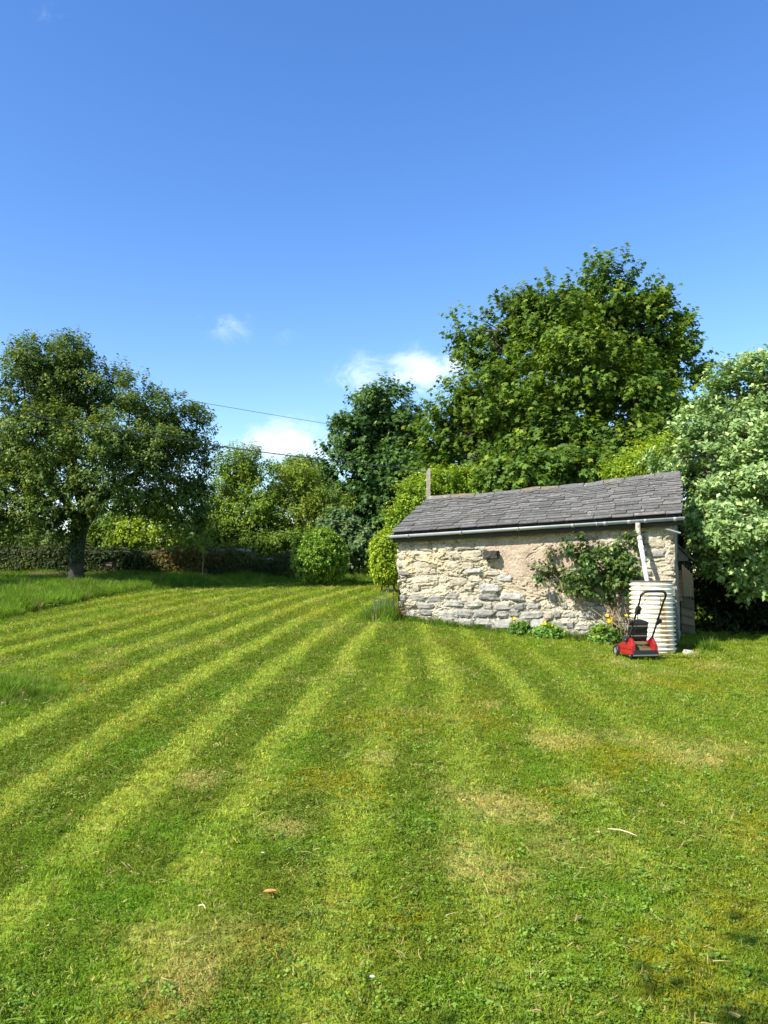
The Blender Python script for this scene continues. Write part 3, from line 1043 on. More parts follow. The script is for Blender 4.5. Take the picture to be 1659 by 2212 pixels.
SLATES = [slate_shape(600 + k) for k in range(10)]
NC = 18
hs_ = np.linspace(1.28, .72, NC); hs_ = hs_ / hs_.sum()
t0 = -.012
RL_LEN = (ER - EL).length
SL_LEN = (RL - EL).length
nrm_roof = (ER - EL).cross(RL - EL).normalized()
for row in range(NC):
    h = hs_[row]
    s_ = -.004
    wmean = .40 - .011 * row
    first = True
    while s_ < 1.0:
        w = random.uniform(.72, 1.35) * wmean / RL_LEN
        if first and row % 2: w *= .55
        first = False
        if s_ + w > .985: w = 1.003 - s_ + random.uniform(-.004, .005)
        if s_ < 0: s_ += random.uniform(-.003, .004)
        p0 = roof_pt(s_ + .0009, t0, 0); p1 = roof_pt(s_ + w - .0009, t0, 0); p2 = roof_pt(s_ + .0009, t0 + h * 1.45, 0)
        ux = p1 - p0; uy = p2 - p0; uz = ux.cross(uy).normalized()
        lift = .022 + random.uniform(-.003, .006)
        org = p0 + uz * (lift + .001)
        th = random.uniform(.009, .015)
        uy2 = (p2 - uz * .002 + uz * .003) - org
        Mx = Matrix((ux, uy2, uz * th)).transposed().to_4x4(); Mx.translation = org
        o = bpy.data.objects.new('slate', random.choice(SLATES)); COL.objects.link(o); o.parent = roof
        o.matrix_basis = Mx
        k = random.uniform(.72, 1.25) * (1 + .22 * (row / NC))
        warm = random.random() < .05 + .2 * (row > NC - 2)
        o.color = rgb4((.138 * k, .131 * k, .117 * k)) if not warm else rgb4((.15 * k, .135 * k, .108 * k))
        s_ += w
        if s_ > .99: break
    t0 += h

# ridge stones with lichen
s_ = 0.0
k = 0
while s_ < 1:
    w = random.uniform(.34, .55) / RL_LEN
    if s_ + w > .95: w = 1.0 - s_
    a, b = s_ + .002, s_ + w - .002
    lift = random.uniform(.0, .014)
    mb = MB(True)
    def rp(s, off, up): return roof_pt(s, 1.0) + NRM * off + Vector((0, 0, up + lift))
    sec = [(.15, -.055), (.15, -.030), (.06, .028), (0, .050), (-.06, .03), (-.15, -.03), (-.15, -.055)]
    m3 = [(a), ((a + b) / 2), (b)]
    vs_ = [rp(s, o_ * random.uniform(.93, 1.07), u_ + random.uniform(-.006, .006)) for s in m3 for (o_, u_) in sec]
    q = len(sec)
    fs_ = [(i * q + j, (i + 1) * q + j, (i + 1) * q + (j + 1) % q, i * q + (j + 1) % q) for i in range(2) for j in range(q)]
    fs_ += [tuple(range(q)), tuple(reversed(range(2 * q, 3 * q)))]
    mb.add(vs_, fs_)
    o = mb.build('ridge_stone', M_SLATE, roof)
    kk = random.uniform(.8, 1.25)
    o.color = rgb4(random.choice([(.17 * kk, .155 * kk, .125 * kk), (.15 * kk, .145 * kk, .135 * kk), (.21 * kk, .17 * kk, .11 * kk)]))
    s_ += w; k += 1

# fascia, gutter, brackets, downpipe
mb = MB(True)
f0, f1 = EL - NRM * .04, ER - NRM * .04
mb.hexa([f0 + Vector((0, 0, -.17)), f1 + Vector((0, 0, -.17)), f1 + Vector((0, 0, -.17)) - NRM * .025, f0 + Vector((0, 0, -.17)) - NRM * .025,
         f0 + Vector((0, 0, -.03)), f1 + Vector((0, 0, -.03)), f1 + Vector((0, 0, -.03)) - NRM * .025, f0 + Vector((0, 0, -.03)) - NRM * .025])
mb.build('fascia', M_DARKWOOD, shed)
g0 = EL + NRM * .035 + Vector((0, 0, -.045)) - E * .03
g1 = ER + NRM * .035 + Vector((0, 0, -.045)) + E * .03


def gutter_shell(r0, r1, a, b, n=10):
    mbx = MB(True)
    ring = []
    for (rr, rev) in ((r0, False), (r1, True)):
        angs = [math.pi + math.pi * k / n for k in range(n + 1)]
        if rev: angs = angs[::-1]
        ring += [(math.cos(q) * rr, math.sin(q) * rr) for q in angs]
    vs_ = [p + NRM * x + Vector((0, 0, z)) for p in (a, b) for (x, z) in ring]
    m_ = len(ring)
    fs_ = [(i, (i + 1) % m_, m_ + (i + 1) % m_, m_ + i) for i in range(m_)] + [tuple(reversed(range(m_))), tuple(range(m_, 2 * m_))]
    mbx.add(vs_, fs_)
    return mbx


gut = gutter_shell(.052, .046, g0, g1).build('gutter', M_PVC, shed, True)
for (px, wd) in ((882, .045), (996, .05), (1238, .05), (1290, .03), (1360, .06), (1395, .05), (1459, .05), (1120, .03), (1308, .06)):
    t = (P(px, 1135, 13).x / 13 * 1.0)
    # where along the gutter that pixel falls
    dirx = (px - CX) / FPX / (math.cos(PITCH) - (CY - 1135) / FPX * math.sin(PITCH))
    tt = (dirx * g0.y - g0.x) / ((g1.x - g0.x) - dirx * (g1.y - g0.y))
    c_ = g0.lerp(g1, tt)
    gutter_shell(.061, .054, c_ - E * wd / 2, c_ + E * wd / 2).build('bracket', M_PVC, gut, True)
# end cap
for c_, sg in ((g0, -1), (g1, 1)):
    gutter_shell(.056, .004, c_ + E * sg * .001, c_ + E * sg * .014).build('end_cap', M_PVC, gut)

TANK = Vector((0, 0, 0))
tb = G(1411, 1413)
tY = 11.95
TANK = P(1411, 1413, tY); TANK.z = gz(TANK.x, TANK.y) - .01
TH_, TR = 1.085, .318
outl = g0.lerp(g1, .862) + Vector((0, 0, -.05))
low = Vector((TANK.x - .03, TANK.y + .02, TANK.z + TH_ - .18))
elb = outl + Vector((0, 0, -.10)) - NRM * .015
mb = MB(True)
mb.tube([outl, outl + Vector((0, 0, -.04)), elb, elb.lerp(low, .12)], [.040, .040, .042, .036], 14)
pipe = mb.build('downpipe', M_PVCD, shed, True)
pipe['label'] = 'white plastic downpipe with a dirty upper elbow'
mb = MB(True); mb.tube([elb.lerp(low, .10), elb.lerp(low, .99)], .034, 16)
mb.build('pipe_length', M_PVCW, pipe, True)
for a, rr, mt in ((.16, .043, M_PVCD), (.30, .041, M_PVCW), (.52, .039, M_PVC)):
    mb = MB(True); mb.tube([elb.lerp(low, a - .025), elb.lerp(low, a + .03)], rr, 16); mb.build('pipe_collar', mt, pipe, True)

# barge boards, purlin bracket at the right verge
def board(name, a, b, dz0, dz1, out, th, mat, par):
    mbx = MB(True)
    mbx.hexa([a + Vector((0, 0, dz0)), b + Vector((0, 0, dz0)), b + Vector((0, 0, dz0)) + out * th, a + Vector((0, 0, dz0)) + out * th,
              a + Vector((0, 0, dz1)), b + Vector((0, 0, dz1)), b + Vector((0, 0, dz1)) + out * th, a + Vector((0, 0, dz1)) + out * th])
    return mbx.build(name, mat, par)
board('barge_board', ER - E * .035, RR - E * .035, -.15, -.015, E, .022, M_DARKWOOD, shed)
board('barge_board', RR - E * .035, RER - E * .035, -.17, -.062, E, .03, M_DARKWOOD, shed)
mb = MB(True); a = ER - E * .32 + Vector((0, 0, -.20)) - NRM * .09; b = ER - E * .02 + Vector((0, 0, -.30)) - NRM * .02
mb.tube([a, b], .018, 6); mb.build('gutter_stay', M_GREYMETAL, shed)

# pole on the far gable carrying the wires
ptop = P(926, 1011, RL.y + .12); pbot = Vector((ptop.x - E.x * 0 , ptop.y, RL.z - 1.2))
ptop = P(925, 1012, RL.y + .10)
ax = -E * .14
pole = empty('wooden_pole', Vector((ptop.x, ptop.y, RL.z - .6)))
tag(pole, 'weathered timber pole fixed behind the slate roof ridge', 'pole')
mb = MB(True)
tz = ptop.z
for (dx, w) in ((-.022, .017), (.020, .025)):
    c_ = Vector((ptop.x + dx, ptop.y, 0))
    mb = MB(True)
    mb.box((c_.x - w, c_.y - .035, RL.z - .9), (c_.x + w - .004, c_.y + .035, tz - (.0 if dx > 0 else .05)))
    mb.build('post', M_WOOD, pole)
mb = MB(True)
mb.box((ptop.x - .16, ptop.y - .02, tz - .05), (ptop.x - .05, ptop.y + .02, tz - .02)); mb.build('wire_bracket', M_GREYMETAL, pole)

# glazed lean-to beyond the right gable
lt = empty('lean_to', WR + BK * 2.1)
tag(lt, 'narrow boarded lean-to with small panes against the shaded gable', 'lean-to')
L0 = WR + BK * 2.15
L0.z = gz(L0.x, L0.y)
def lp(a, b, z): return Vector((L0.x, L0.y, L0.z)) + E * (a * .5) + BK * b + Vector((0, 0, z))
mb = MB(True); mb.hexa([lp(-.02, .04, -.2), lp(.50, .04, -.2), lp(.50, 1.5, -.2), lp(-.02, 1.5, -.2), lp(-.02, .04, 1.6), lp(.50, .04, 1.32), lp(.50, 1.5, 1.32), lp(-.02, 1.5, 1.6)])
mb.build('frame', M_DARKWOOD, lt)
M_BOARD = [plain('cladding_%d' % q, c_, .85, noise=.3, nscale=12) for q, c_ in enumerate(((.17, .14, .075), (.12, .10, .055), (.21, .165, .09)))]
for k in range(5):
    z0 = -.1 + k * .155
    mb = MB(True); sl = -.05
    mb.hexa([lp(.06, .0 - .045, z0), lp(.52, -.045, z0 + sl), lp(.52, .03, z0 + sl), lp(.06, .03, z0), lp(.06, .006, z0 + .165), lp(.52, .006, z0 + .165 + sl), lp(.52, .03, z0 + .165 + sl), lp(.06, .03, z0 + .165)])
    mb.build('board', M_BOARD[k % 3], lt)
for k in range(4):
    a0 = .13 + k * .095
    mb = MB(True); mb.hexa([lp(a0, .0, .70), lp(a0 + .075, .0, .70), lp(a0 + .075, .02, .70), lp(a0, .02, .70), lp(a0, .0, 1.30 - .05 * k), lp(a0 + .075, .0, 1.27 - .05 * k), lp(a0 + .075, .02, 1.27 - .05 * k), lp(a0, .02, 1.30 - .05 * k)])
    mb.build('pane', plain('old_glass', (.10, .12, .11), .12, spec=.6) if k == 0 else bpy.data.materials['old_glass'], lt)
    mb = MB(True); mb.hexa([lp(a0 + .075, -.015, .66), lp(a0 + .095, -.015, .66), lp(a0 + .095, .02, .66), lp(a0 + .075, .02, .66), lp(a0 + .075, -.015, 1.34 - .05 * k), lp(a0 + .095, -.015, 1.34 - .05 * k), lp(a0 + .095, .02, 1.34 - .05 * k), lp(a0 + .075, .02, 1.34 - .05 * k)])
    mb.build('glazing_bar', M_WOOD, lt)
M_BRICK = plain('brick', (.42, .19, .11), .9, noise=.25, nscale=25, bump=.4)
for k in range(7):
    z0 = .62 + k * .082
    mb = MB(True); mb.hexa([lp(.0, -.03, z0), lp(.115, -.03, z0), lp(.115, .03, z0), lp(.0, .03, z0), lp(.0, -.03, z0 + .072), lp(.115, -.03, z0 + .072), lp(.115, .03, z0 + .072), lp(.0, .03, z0 + .072)])
    mb.build('brick', M_BRICK, lt)
mb = MB(True); mb.hexa([lp(-.04, -.10, 1.66), lp(.58, -.10, 1.34), lp(.58, 1.6, 1.34), lp(-.04, 1.6, 1.66), lp(-.04, -.10, 1.71), lp(.58, -.10, 1.39), lp(.58, 1.6, 1.39), lp(-.04, 1.6, 1.71)])
lr = mb.build('roof', M_SLATE, lt); lr.color = (.26, .25, .23, 1)
mb = MB(True); mb.hexa([lp(.02, -.06, 1.36), lp(.36, -.06, 1.36), lp(.36, -.03, 1.36), lp(.02, -.03, 1.36), lp(.02, -.06, 1.60), lp(.36, -.06, 1.42), lp(.36, -.03, 1.42), lp(.02, -.03, 1.60)])
mb.build('lead_flashing', plain('lead', (.24, .25, .27), .6, noise=.15), lt)

# ------------------------------------------------------------------ corrugated tank
tank = empty('water_tank', TANK)
tag(tank, 'cream corrugated metal water tank with rust streaks under the downpipe', 'water tank')
prof = [(0.01, 0.0), (TR * .97, 0.0)]
NRI = 15
NST = 10
for k in range(NRI * NST + 1):
    z = .03 + (TH_ - .05) * k / (NRI * NST)
    r_ = TR * (1.03 - .055 * z / TH_) + .019 * math.cos(2 * math.pi * (k / NST + .5)) * (1 if k > 0 else 0)
    prof.append((r_, z))
prof += [(TR * .985, TH_ - .005), (TR * .985, TH_), (TR * .95, TH_), (TR * .95, TH_ - .05), (TR * .95, TH_ - .5)]
mb = MB(); mb.lathe(prof, 56)
m, nt, n, l, b = new_mat('rusty_cream_tank')
b.inputs['Roughness'].default_value = .5
tc = n.new('ShaderNodeTexCoord')
mp = n.new('ShaderNodeMapping'); mp.inputs['Scale'].default_value = (7, 7, 1.0); l.new(tc.outputs['Object'], mp.inputs[0])
nz = n.new('ShaderNodeTexNoise'); nz.inputs['Scale'].default_value = 1.3; nz.inputs['Detail'].default_value = 7; nz.inputs['Roughness'].default_value = .6; l.new(mp.outputs[0], nz.inputs['Vector'])
cr = n.new('ShaderNodeValToRGB')
e = cr.color_ramp.elements
e[0].position = .40; e[0].color = (.78, .75, .67, 1); e[1].position = .72; e[1].color = (.42, .20, .07, 1)
e2 = e.new(.55); e2.color = (.74, .64, .46, 1)
l.new(nz.outputs[0], cr.inputs[0])
sp = n.new('ShaderNodeTexNoise'); sp.inputs['Scale'].default_value = 26; sp.inputs['Detail'].default_value = 4; l.new(tc.outputs['Object'], sp.inputs['Vector'])
mr = n.new('ShaderNodeMapRange'); mr.inputs['From Min'].default_value = .66; mr.inputs['From Max'].default_value = .74; mr.inputs['To Max'].default_value = .7; l.new(sp.outputs[0], mr.inputs['Value'])
mx = n.new('ShaderNodeMix'); mx.data_type = 'RGBA'; l.new(mr.outputs[0], mx.inputs[0]); l.new(cr.outputs[0], mx.inputs[6]); mx.inputs[7].default_value = (.32, .22, .13, 1)
l.new(mx.outputs[2], b.inputs['Base Color'])
mb.build('tank_body', m, tank, True)
mb = MB(); mb.lathe([(.001, TH_ - .12), (TR * .952, TH_ - .12)], 40); mb.build('water', plain('dark_water', (.01, .012, .012), .08), tank)
mb = MB(); mb.lathe([(TR * .99, TH_ - .012), (TR * 1.012, TH_ - .006), (TR * 1.012, TH_ + .006), (TR * .94, TH_ + .008), (TR * .94, TH_ - .01)], 48); mb.build('rim', plain('dark_rim', (.08, .065, .05), .7), tank, True)

# ------------------------------------------------------------------ lawn mower
mw_p = P(1369, 1408, 11.25)
mower = empty('lawn_mower', (mw_p.x, mw_p.y, gz(mw_p.x, mw_p.y) + .012), math.radians(9))
mower.scale = (.93, .93, .97)
tag(mower, 'red push lawn mower with black folding handle, rear flap raised', 'lawn mower')


def side_panel(s):
    """red side skirt: polygon in y,z extruded in x"""
    out = [(-.36, .06), (-.36, .20), (-.31, .275), (-.25, .30), (-.14, .25), (.02, .205), (.26, .175), (.31, .14), (.31, .07), (-.12, .05)]
    x0, x1 = (.150, .222) if s > 0 else (-.222, -.150)
    out = [(y_ * .45 if y_ > 0 else y_, z_) for y_, z_ in out]
    mb = MB()
    n_ = len(out)
    def xx(base, z, side): return base - s * (.030 * max(0, (z - .14) / .16) if side else 0)
    vs_ = [(x0, y_, z_) for y_, z_ in out] + [(x1, y_, z_) for y_, z_ in out]
    vs_ = [(v_[0] - (s * .035 * max(0, (v_[2] - .13) / .17) if abs(v_[0]) > .2 else 0), v_[1], v_[2]) for v_ in vs_]
    fs_ = [tuple(reversed(range(n_))), tuple(range(n_, 2 * n_))] + [(i, (i + 1) % n_, n_ + (i + 1) % n_, n_ + i) for i in range(n_)]
    mb.add(vs_, fs_)
    return mb


for s in (-1, 1):
    o = side_panel(s).build('side_panel', M_RED, mower, False, .010)
    mb = MB(); x_ = s * .226
    mb.box((min(x_, x_ - s * .02), -.34, .135), (max(x_, x_ - s * .02), .08, .150)); mb.build('groove_trim', M_RED, o, False, .003)
mb = MB(); mb.box((-.155, -.20, .07), (.155, .13, .16)); mb.box((-.10, .00, .16), (.10, .11, .20)); mb.build('deck', M_DIRT, mower, False, .02)
mb = MB(); mb.hexa([(-.168, -.30, .09), (.168, -.30, .09), (.168, -.12, .14), (-.168, -.12, .14), (-.168, -.30, .10), (.168, -.30, .10), (.168, -.10, .235), (-.168, -.10, .235)])
mb.build('chute_floor', M_DIRT, mower)
mb = MB(); mb.box((-.185, -.375, .035), (.185, -.35, .125)); mb.build('rear_skirt', M_BLACK, mower, False, .006)
mb = MB(); mb.tube([(-.20, -.385, .052), (.20, -.385, .052)], .011, 8); mb.build('rear_axle_bar', M_GREYMETAL, mower)
# raised rear flap, dished
mb = MB()
vs_, fs_ = [], []
for j in range(5):
    for i in range(7):
        a = i / 6 * 2 - 1; t = j / 4
        vs_.append((a * .165 * (1 - .06 * t), -.10 - .10 * t + .015 * (1 - a * a), .20 + .36 * t - .045 * a * a * (t > .9)))
for j in range(4):
    for i in range(6):
        q = j * 7 + i; fs_.append((q, q + 1, q + 8, q + 7))
mb.add(vs_, fs_)
flap = mb.build('rear_flap', M_BLACK, mower, True)
sm = flap.modifiers.new('solid', 'SOLIDIFY'); sm.thickness = .012
for zz in (.31, .455):
    mb = MB(); mb.box((-.162, -.118 - (zz - .2) * .28, zz), (.162, -.106 - (zz - .2) * .28, zz + .012)); mb.build('flap_rib', plain('grubby_rib', (.17, .16, .12), .8), flap)
# motor housing
mb = MB(); mb.lathe([(.001, .30), (.07, .298), (.105, .28), (.125, .25), (.13, .17), (.13, .15)], 20, (-.02, .06, 0)); mb.build('motor_cover', M_BLACK, mower, True)
for k in range(5):
    mb = MB(); mb.box((-.09, .0 + .03 * k, .285 - .002 * k), (.07, .01 + .03 * k, .302)); mb.build('vent_slat', M_GREYMETAL, mower)
# wheels
for (x_, y_, r_) in ((-.238, .10, .085), (.238, .10, .085), (-.19, -.28, .08), (.19, -.28, .08)):
    mb = MB(); prof_ = [(r_ * .55, -.022), (r_ * .9, -.022), (r_, -.014), (r_, .014), (r_ * .9, .022), (r_ * .55, .022)]
    mb.lathe(prof_, 24, (x_, y_, r_), 'x')
    w_ = mb.build('wheel', M_BLACK, mower, True)
    mb = MB(); mb.lathe([(.002, -.015), (r_ * .56, -.018), (r_ * .56, .018), (.002, .015)], 20, (x_, y_, r_), 'x'); mb.build('hub', plain('wheel_hub', (.20, .20, .19), .6) if 'wheel_hub' not in bpy.data.materials else bpy.data.materials['wheel_hub'], w_)
# handle: two lower arms, knobs, upper loop
hb = {}
for s in (-1, 1):
    a = Vector((s * .185, -.20, .24)); b = Vector((s * .19, -.415, .56)); c_ = Vector((s * .185, -.62, .86))
    mb = MB(); mb.tube([a + Vector((0, .05, -.09)), a, b], .015, 10); mb.build('lower_arm', M_BLACKG, mower, True)
    mb = MB(); mb.lathe([(.001, -.03), (.022, -.028), (.03, -.005), (.022, .016), (.001, .02)], 14, (s * .222, -.20, .26), 'x'); mb.build('clamp_knob', M_BLACK, mower, True)
    mb = MB(); mb.lathe([(.001, -.022), (.026, -.02), (.034, 0), (.026, .02), (.001, .022)], 14, (s * .235, -.40, .545), 'x'); mb.tube([(s * .19, -.40, .545), (s * .235, -.40, .545)], .012, 8); mb.build('wing_knob', M_BLACK, mower, True)
    mb = MB(); mb.tube([(s * .19, -.37, .49), (s * .205, -.39, .52), (s * .19, -.43, .585)], [.018, .03, .018], 10); mb.build('clamp', M_BLACK, mower, True)
def arcp(cx_, cz0, r_, a0, a1, n_): return [(cx_ + r_ * math.cos(a0 + (a1 - a0) * k / n_), r_ * math.sin(a0 + (a1 - a0) * k / n_) + cz0) for k in range(n_ + 1)]
loop = [(-.19, .0), (-.19, .30)] + arcp(-.115, .36, .085, math.pi, math.pi / 2, 6) + arcp(.115, .36, .085, math.pi / 2, 0, 6) + [(.19, .30), (.19, .0)]
DH = Vector((0, -.56, .83)).normalized()
base_h = Vector((0, -.42, .565))
pts = [base_h + Vector((q[0], 0, 0)) + DH * q[1] * 1.12 for q in loop]
mb = MB(); mb.tube(pts, .015, 10); upper = mb.build('upper_handle', M_BLACKG, mower, True)
mb = MB(); mb.tube(pts[3:-3], .0195, 10); mb.build('grip', M_BLACK, upper, True)
cr_ = [base_h + Vector((a, .0, 0)) + DH * z for a, z in ((-.185, .24), (-.15, .20), (-.10, .30), (-.07, .40), (-.03, .42), (.05, .42), (.13, .40), (.165, .33), (.18, .24))]
mb = MB(); mb.tube([q + Vector((0, .03, .012)) for q in cr_], .005, 6); mb.build('bail_lever', M_BLACKG, upper, True)
mb = MB(); mb.tube([base_h + Vector((-.185, .02, 0)) + DH * .415, base_h + Vector((.18, .02, 0)) + DH * .405], .005, 6); mb.build('cross_rod', M_BLACKG, upper)
mb = MB(); q = base_h + Vector((-.175, .0, 0)) + DH * .17
mb.box((-.035, -.03, -.06), (.035, .03, .06), Matrix.Translation(q) @ Matrix.Rotation(.6, 4, 'X')); mb.build('switch_box', M_BLACK, upper, False, .008)
mb = MB(); mb.tube([base_h + Vector((-.17, 0, 0)) + DH * .12, Vector((-.15, -.44, .52)), Vector((-.165, -.34, .36)), Vector((-.10, -.15, .25)), Vector((-.02, .02, .30))], .006, 6); mb.build('cable', M_BLACK, mower, True)

# ------------------------------------------------------------------ foliage engine


def blob_list(specs, Y0):
    out = []
    for sp_ in specs:
        x, y, rx, ry = sp_[:4]
        dY = sp_[4] if len(sp_) > 4 else 0.0
        dr = sp_[5] if len(sp_) > 5 else 1.0
        Y = Y0 + dY
        k = Y / FPX
        out.append((P(x, y, Y), Vector((rx * k, (rx + ry) * .5 * k * dr, ry * k))))
    return out


LEAF_OVAL = np.array([(0, 0, 0), (-.5, .42, .10), (0, .5, 0), (.5, .42, .10), (0, 1, -.10)]), np.array([(0, 2, 1), (0, 3, 2), (1, 2, 4), (2, 3, 4)])
LEAF_MAPLE = np.array([(0, .30, 0), (0, 0, 0), (.42, -.02, -.05), (.30, .26, .03), (.62, .52, -.09), (.22, .60, .03), (0, 1.0, -.10), (-.22, .60, .03), (-.62, .52, -.09), (-.30, .26, .03), (-.42, -.02, -.05)]), \
    np.array([(0, 1, 2), (0, 2, 3), (0, 3, 4), (0, 4, 5), (0, 5, 6), (0, 6, 7), (0, 7, 8), (0, 8, 9), (0, 9, 10), (0, 10, 1)])


LEAFK = 1.85


def norm(a): return a / np.maximum(np.linalg.norm(a, axis=1, keepdims=True), 1e-9)


def leaves_mesh(name, pos, d, nrm, L, W, tmpl, cols):
    side = norm(np.cross(d, nrm)); nn_ = np.cross(side, d)
    tv, tf = tmpl
    V = pos[:, None, :] + side[:, None, :] * (tv[None, :, 0:1] * W[:, None, None]) + d[:, None, :] * (tv[None, :, 1:2] * L[:, None, None]) + nn_[:, None, :] * (tv[None, :, 2:3] * L[:, None, None])
    n_, k_ = len(pos), len(tv)
    F = (tf[None] + (np.arange(n_) * k_)[:, None, None]).reshape(-1, 3)
    C = np.repeat(cols, len(tf), axis=0)
    return np_mesh(name, V.reshape(-1, 3), F, C)


def crown(name, parent, blobs, n_spray, per, L, W, tmpl, cA, cB, cTip, mat=None, shell=.45, twig=.35, gap=.30, rough=.22, droop=.35, up=.45, seed=1, flat=.7, freq=1.1, tipf=.25, inner=.25, spc=10, clr=None):
    r = np.random.default_rng(seed)
    C = np.array([b[0][:] for b in blobs]); R = np.array([b[1][:] for b in blobs])
    ar = (R[:, 0] * R[:, 2] + R[:, 0] * R[:, 1] + R[:, 1] * R[:, 2]); ar /= ar.sum()
    n_cl = max(6, int(n_spray / spc * 1.45))
    bi = r.choice(len(blobs), n_cl, p=ar)
    d = norm(r.normal(size=(n_cl, 3)))
    rr = shell + (1 - shell) * np.sqrt(r.uniform(size=n_cl))
    deep = r.uniform(size=n_cl) < inner
    rr[deep] *= r.uniform(.3, .9, deep.sum())
    rr *= 1 + rough * (fbm(C[bi] * .7 + d * 2.4, 3, seed) - .5) * 2 + rough * .5 * (vnoise(C[bi] + d * 6, seed + 1) - .5) * 2
    pos = C[bi] + d * R[bi] * rr[:, None]
    # thin out what lies deep inside neighbouring lobes
    md = np.full(n_cl, 9.0)
    for k in range(len(blobs)):
        q = np.linalg.norm((pos - C[k]) / R[k], axis=1)
        q[bi == k] = 9
        md = np.minimum(md, q)
    keep = (md > .6) | (r.uniform(size=n_cl) < .35)
    g = fbm(pos * freq + seed * 3.1, 3, seed + 5)
    keep &= (g > gap) | (r.uniform(size=n_cl) < .10)
    pos, d, rr, g = pos[keep], d[keep], rr[keep], g[keep]
    if spc > 1:
        cl_r = (clr or twig * 1.05) * np.repeat(r.uniform(.6, 1.35, len(pos)), spc)
        csh = np.repeat(r.normal(0, .10, len(pos)), spc)
        off = norm(r.normal(size=(len(pos) * spc, 3))) * (r.uniform(size=(len(pos) * spc, 1)) ** .45) * np.array([1, 1, .6])
        d = norm(np.repeat(d, spc, 0) + off * .35)
        pos = np.repeat(pos, spc, 0) + off * cl_r[:, None]
        rr, g = np.repeat(rr, spc), np.repeat(g, spc) + csh
    m_ = len(pos)
    ax = norm(d * .8 + np.array([0, 0, up]) + r.normal(0, .28, (m_, 3)))
    shade = r.normal(0, .12, m_)
    t = np.tile((np.arange(per) + .5) / per, m_)
    P_ = np.repeat(pos, per, 0); A_ = np.repeat(ax, per, 0); D_ = np.repeat(d, per, 0)
    tl = twig * np.repeat(r.uniform(.6, 1.3, m_), per)
    P_ = P_ + A_ * (t * tl)[:, None] + r.normal(0, twig * .05, P_.shape)
    perp = norm(np.cross(A_, r.normal(size=P_.shape)))
    ld = norm(perp + A_ * .45 + np.array([0, 0, -droop]) * r.uniform(.3, 1.6, (len(P_), 1)))
    ln = norm(np.array([0, 0, 1.0]) * flat + D_ * .45 + r.normal(0, .45, P_.shape) + np.array(SUN[:]) * .25)
    s_ = r.uniform(.6, 1.25, len(P_))
    mixv = np.clip(.5 + np.repeat(shade, per) * 1.6 + (np.repeat(g, per) - .5) * 1.3 + r.normal(0, .16, len(P_)), 0, 1)[:, None]
    col = np.array(cA) * (1 - mixv) + np.array(cB) * mixv
    tip = ((t > .72) & (r.uniform(size=len(P_)) < tipf) & (np.repeat(rr, per) > .75))
    col[tip] = np.array(cTip) * r.uniform(.8, 1.15, (tip.sum(), 1))
    col *= r.uniform(.78, 1.22, (len(col), 1)) * LEAFK
    me = leaves_mesh(name, P_, ld, ln, L * s_, W * s_, tmpl, np.clip(col, 0, 1))
    o = link(name, me, mat or M_LEAF, parent)
    o['kind'] = 'stuff'
    return o, pos, ax


def branches(name, parent, blobs, root, forks, mat, r0=.16, seed=2, tips=None, twigs=0):
    """limbs from fork points to every lobe of the crown, then lesser boughs"""
    r = random.Random(seed)
    mb = MB(True)
    for (c, R) in blobs:
        f = min(forks, key=lambda q: (q - c).length)
        mid = f.lerp(c, .5) + Vector((r.uniform(-.3, .3), r.uniform(-.3, .3), r.uniform(-.1, .35))) * (f - c).length * .22
        rr = min(r0 * .5, .012 + .022 * (f - c).length)
        mb.tube([f, f.lerp(mid, .6) + Vector((0, 0, .05)), mid, mid.lerp(c, .6), c], [rr, rr * .85, rr * .7, rr * .5, rr * .3], 6)
        for k in range(5):
            dv = Vector((r.gauss(0, 1), r.gauss(0, 1), r.gauss(.3, 1))).normalized()
            e_ = c + Vector((dv.x * R.x, dv.y * R.y, dv.z * R.z)) * .8
            st = mid.lerp(c, r.uniform(.3, 1))
            mb.tube([st, st.lerp(e_, .5) + Vector((0, 0, .08)), e_], [rr * .36, rr * .25, rr * .1], 4, False)
    if tips is not None and twigs:
        pos, ax = tips
        for i in r.sample(range(len(pos)), min(twigs, len(pos))):
            p = Vector(pos[i]); a = Vector(ax[i])
            mb.tube([p - a * .35, p, p + a * .3], [.008, .006, .003], 3, False)
    o = mb.build(name, mat, parent, True)
    o['kind'] = 'stuff'
    return o


def trunk_mesh(parent, path, mat, n=14, seed=3, name='trunk'):
    mb = MB(True)
    pts = [Vector(q[:3]) for q in path]; rad = [q[3] for q in path]
    # resample
    P_, R_ = [], []
    for i in range(len(pts) - 1):
        for k in range(5):
            t = k / 5; P_.append(pts[i].lerp(pts[i + 1], t)); R_.append(rad[i] * (1 - t) + rad[i + 1] * t)
    P_.append(pts[-1]); R_.append(rad[-1])
    mb.tube(P_, R_, n)
    vv_ = np.array(mb.v); c_ = np.repeat(np.array([q[:] for q in P_]), n, 0)
    k = .82 + .36 * fbm(vv_ * np.array([6, 6, 1.8]), 3, seed)
    vv_ = c_ + (vv_ - c_) * k[:, None]
    mb.v = [tuple(q) for q in vv_]
    return mb.build(name, mat, parent, True)


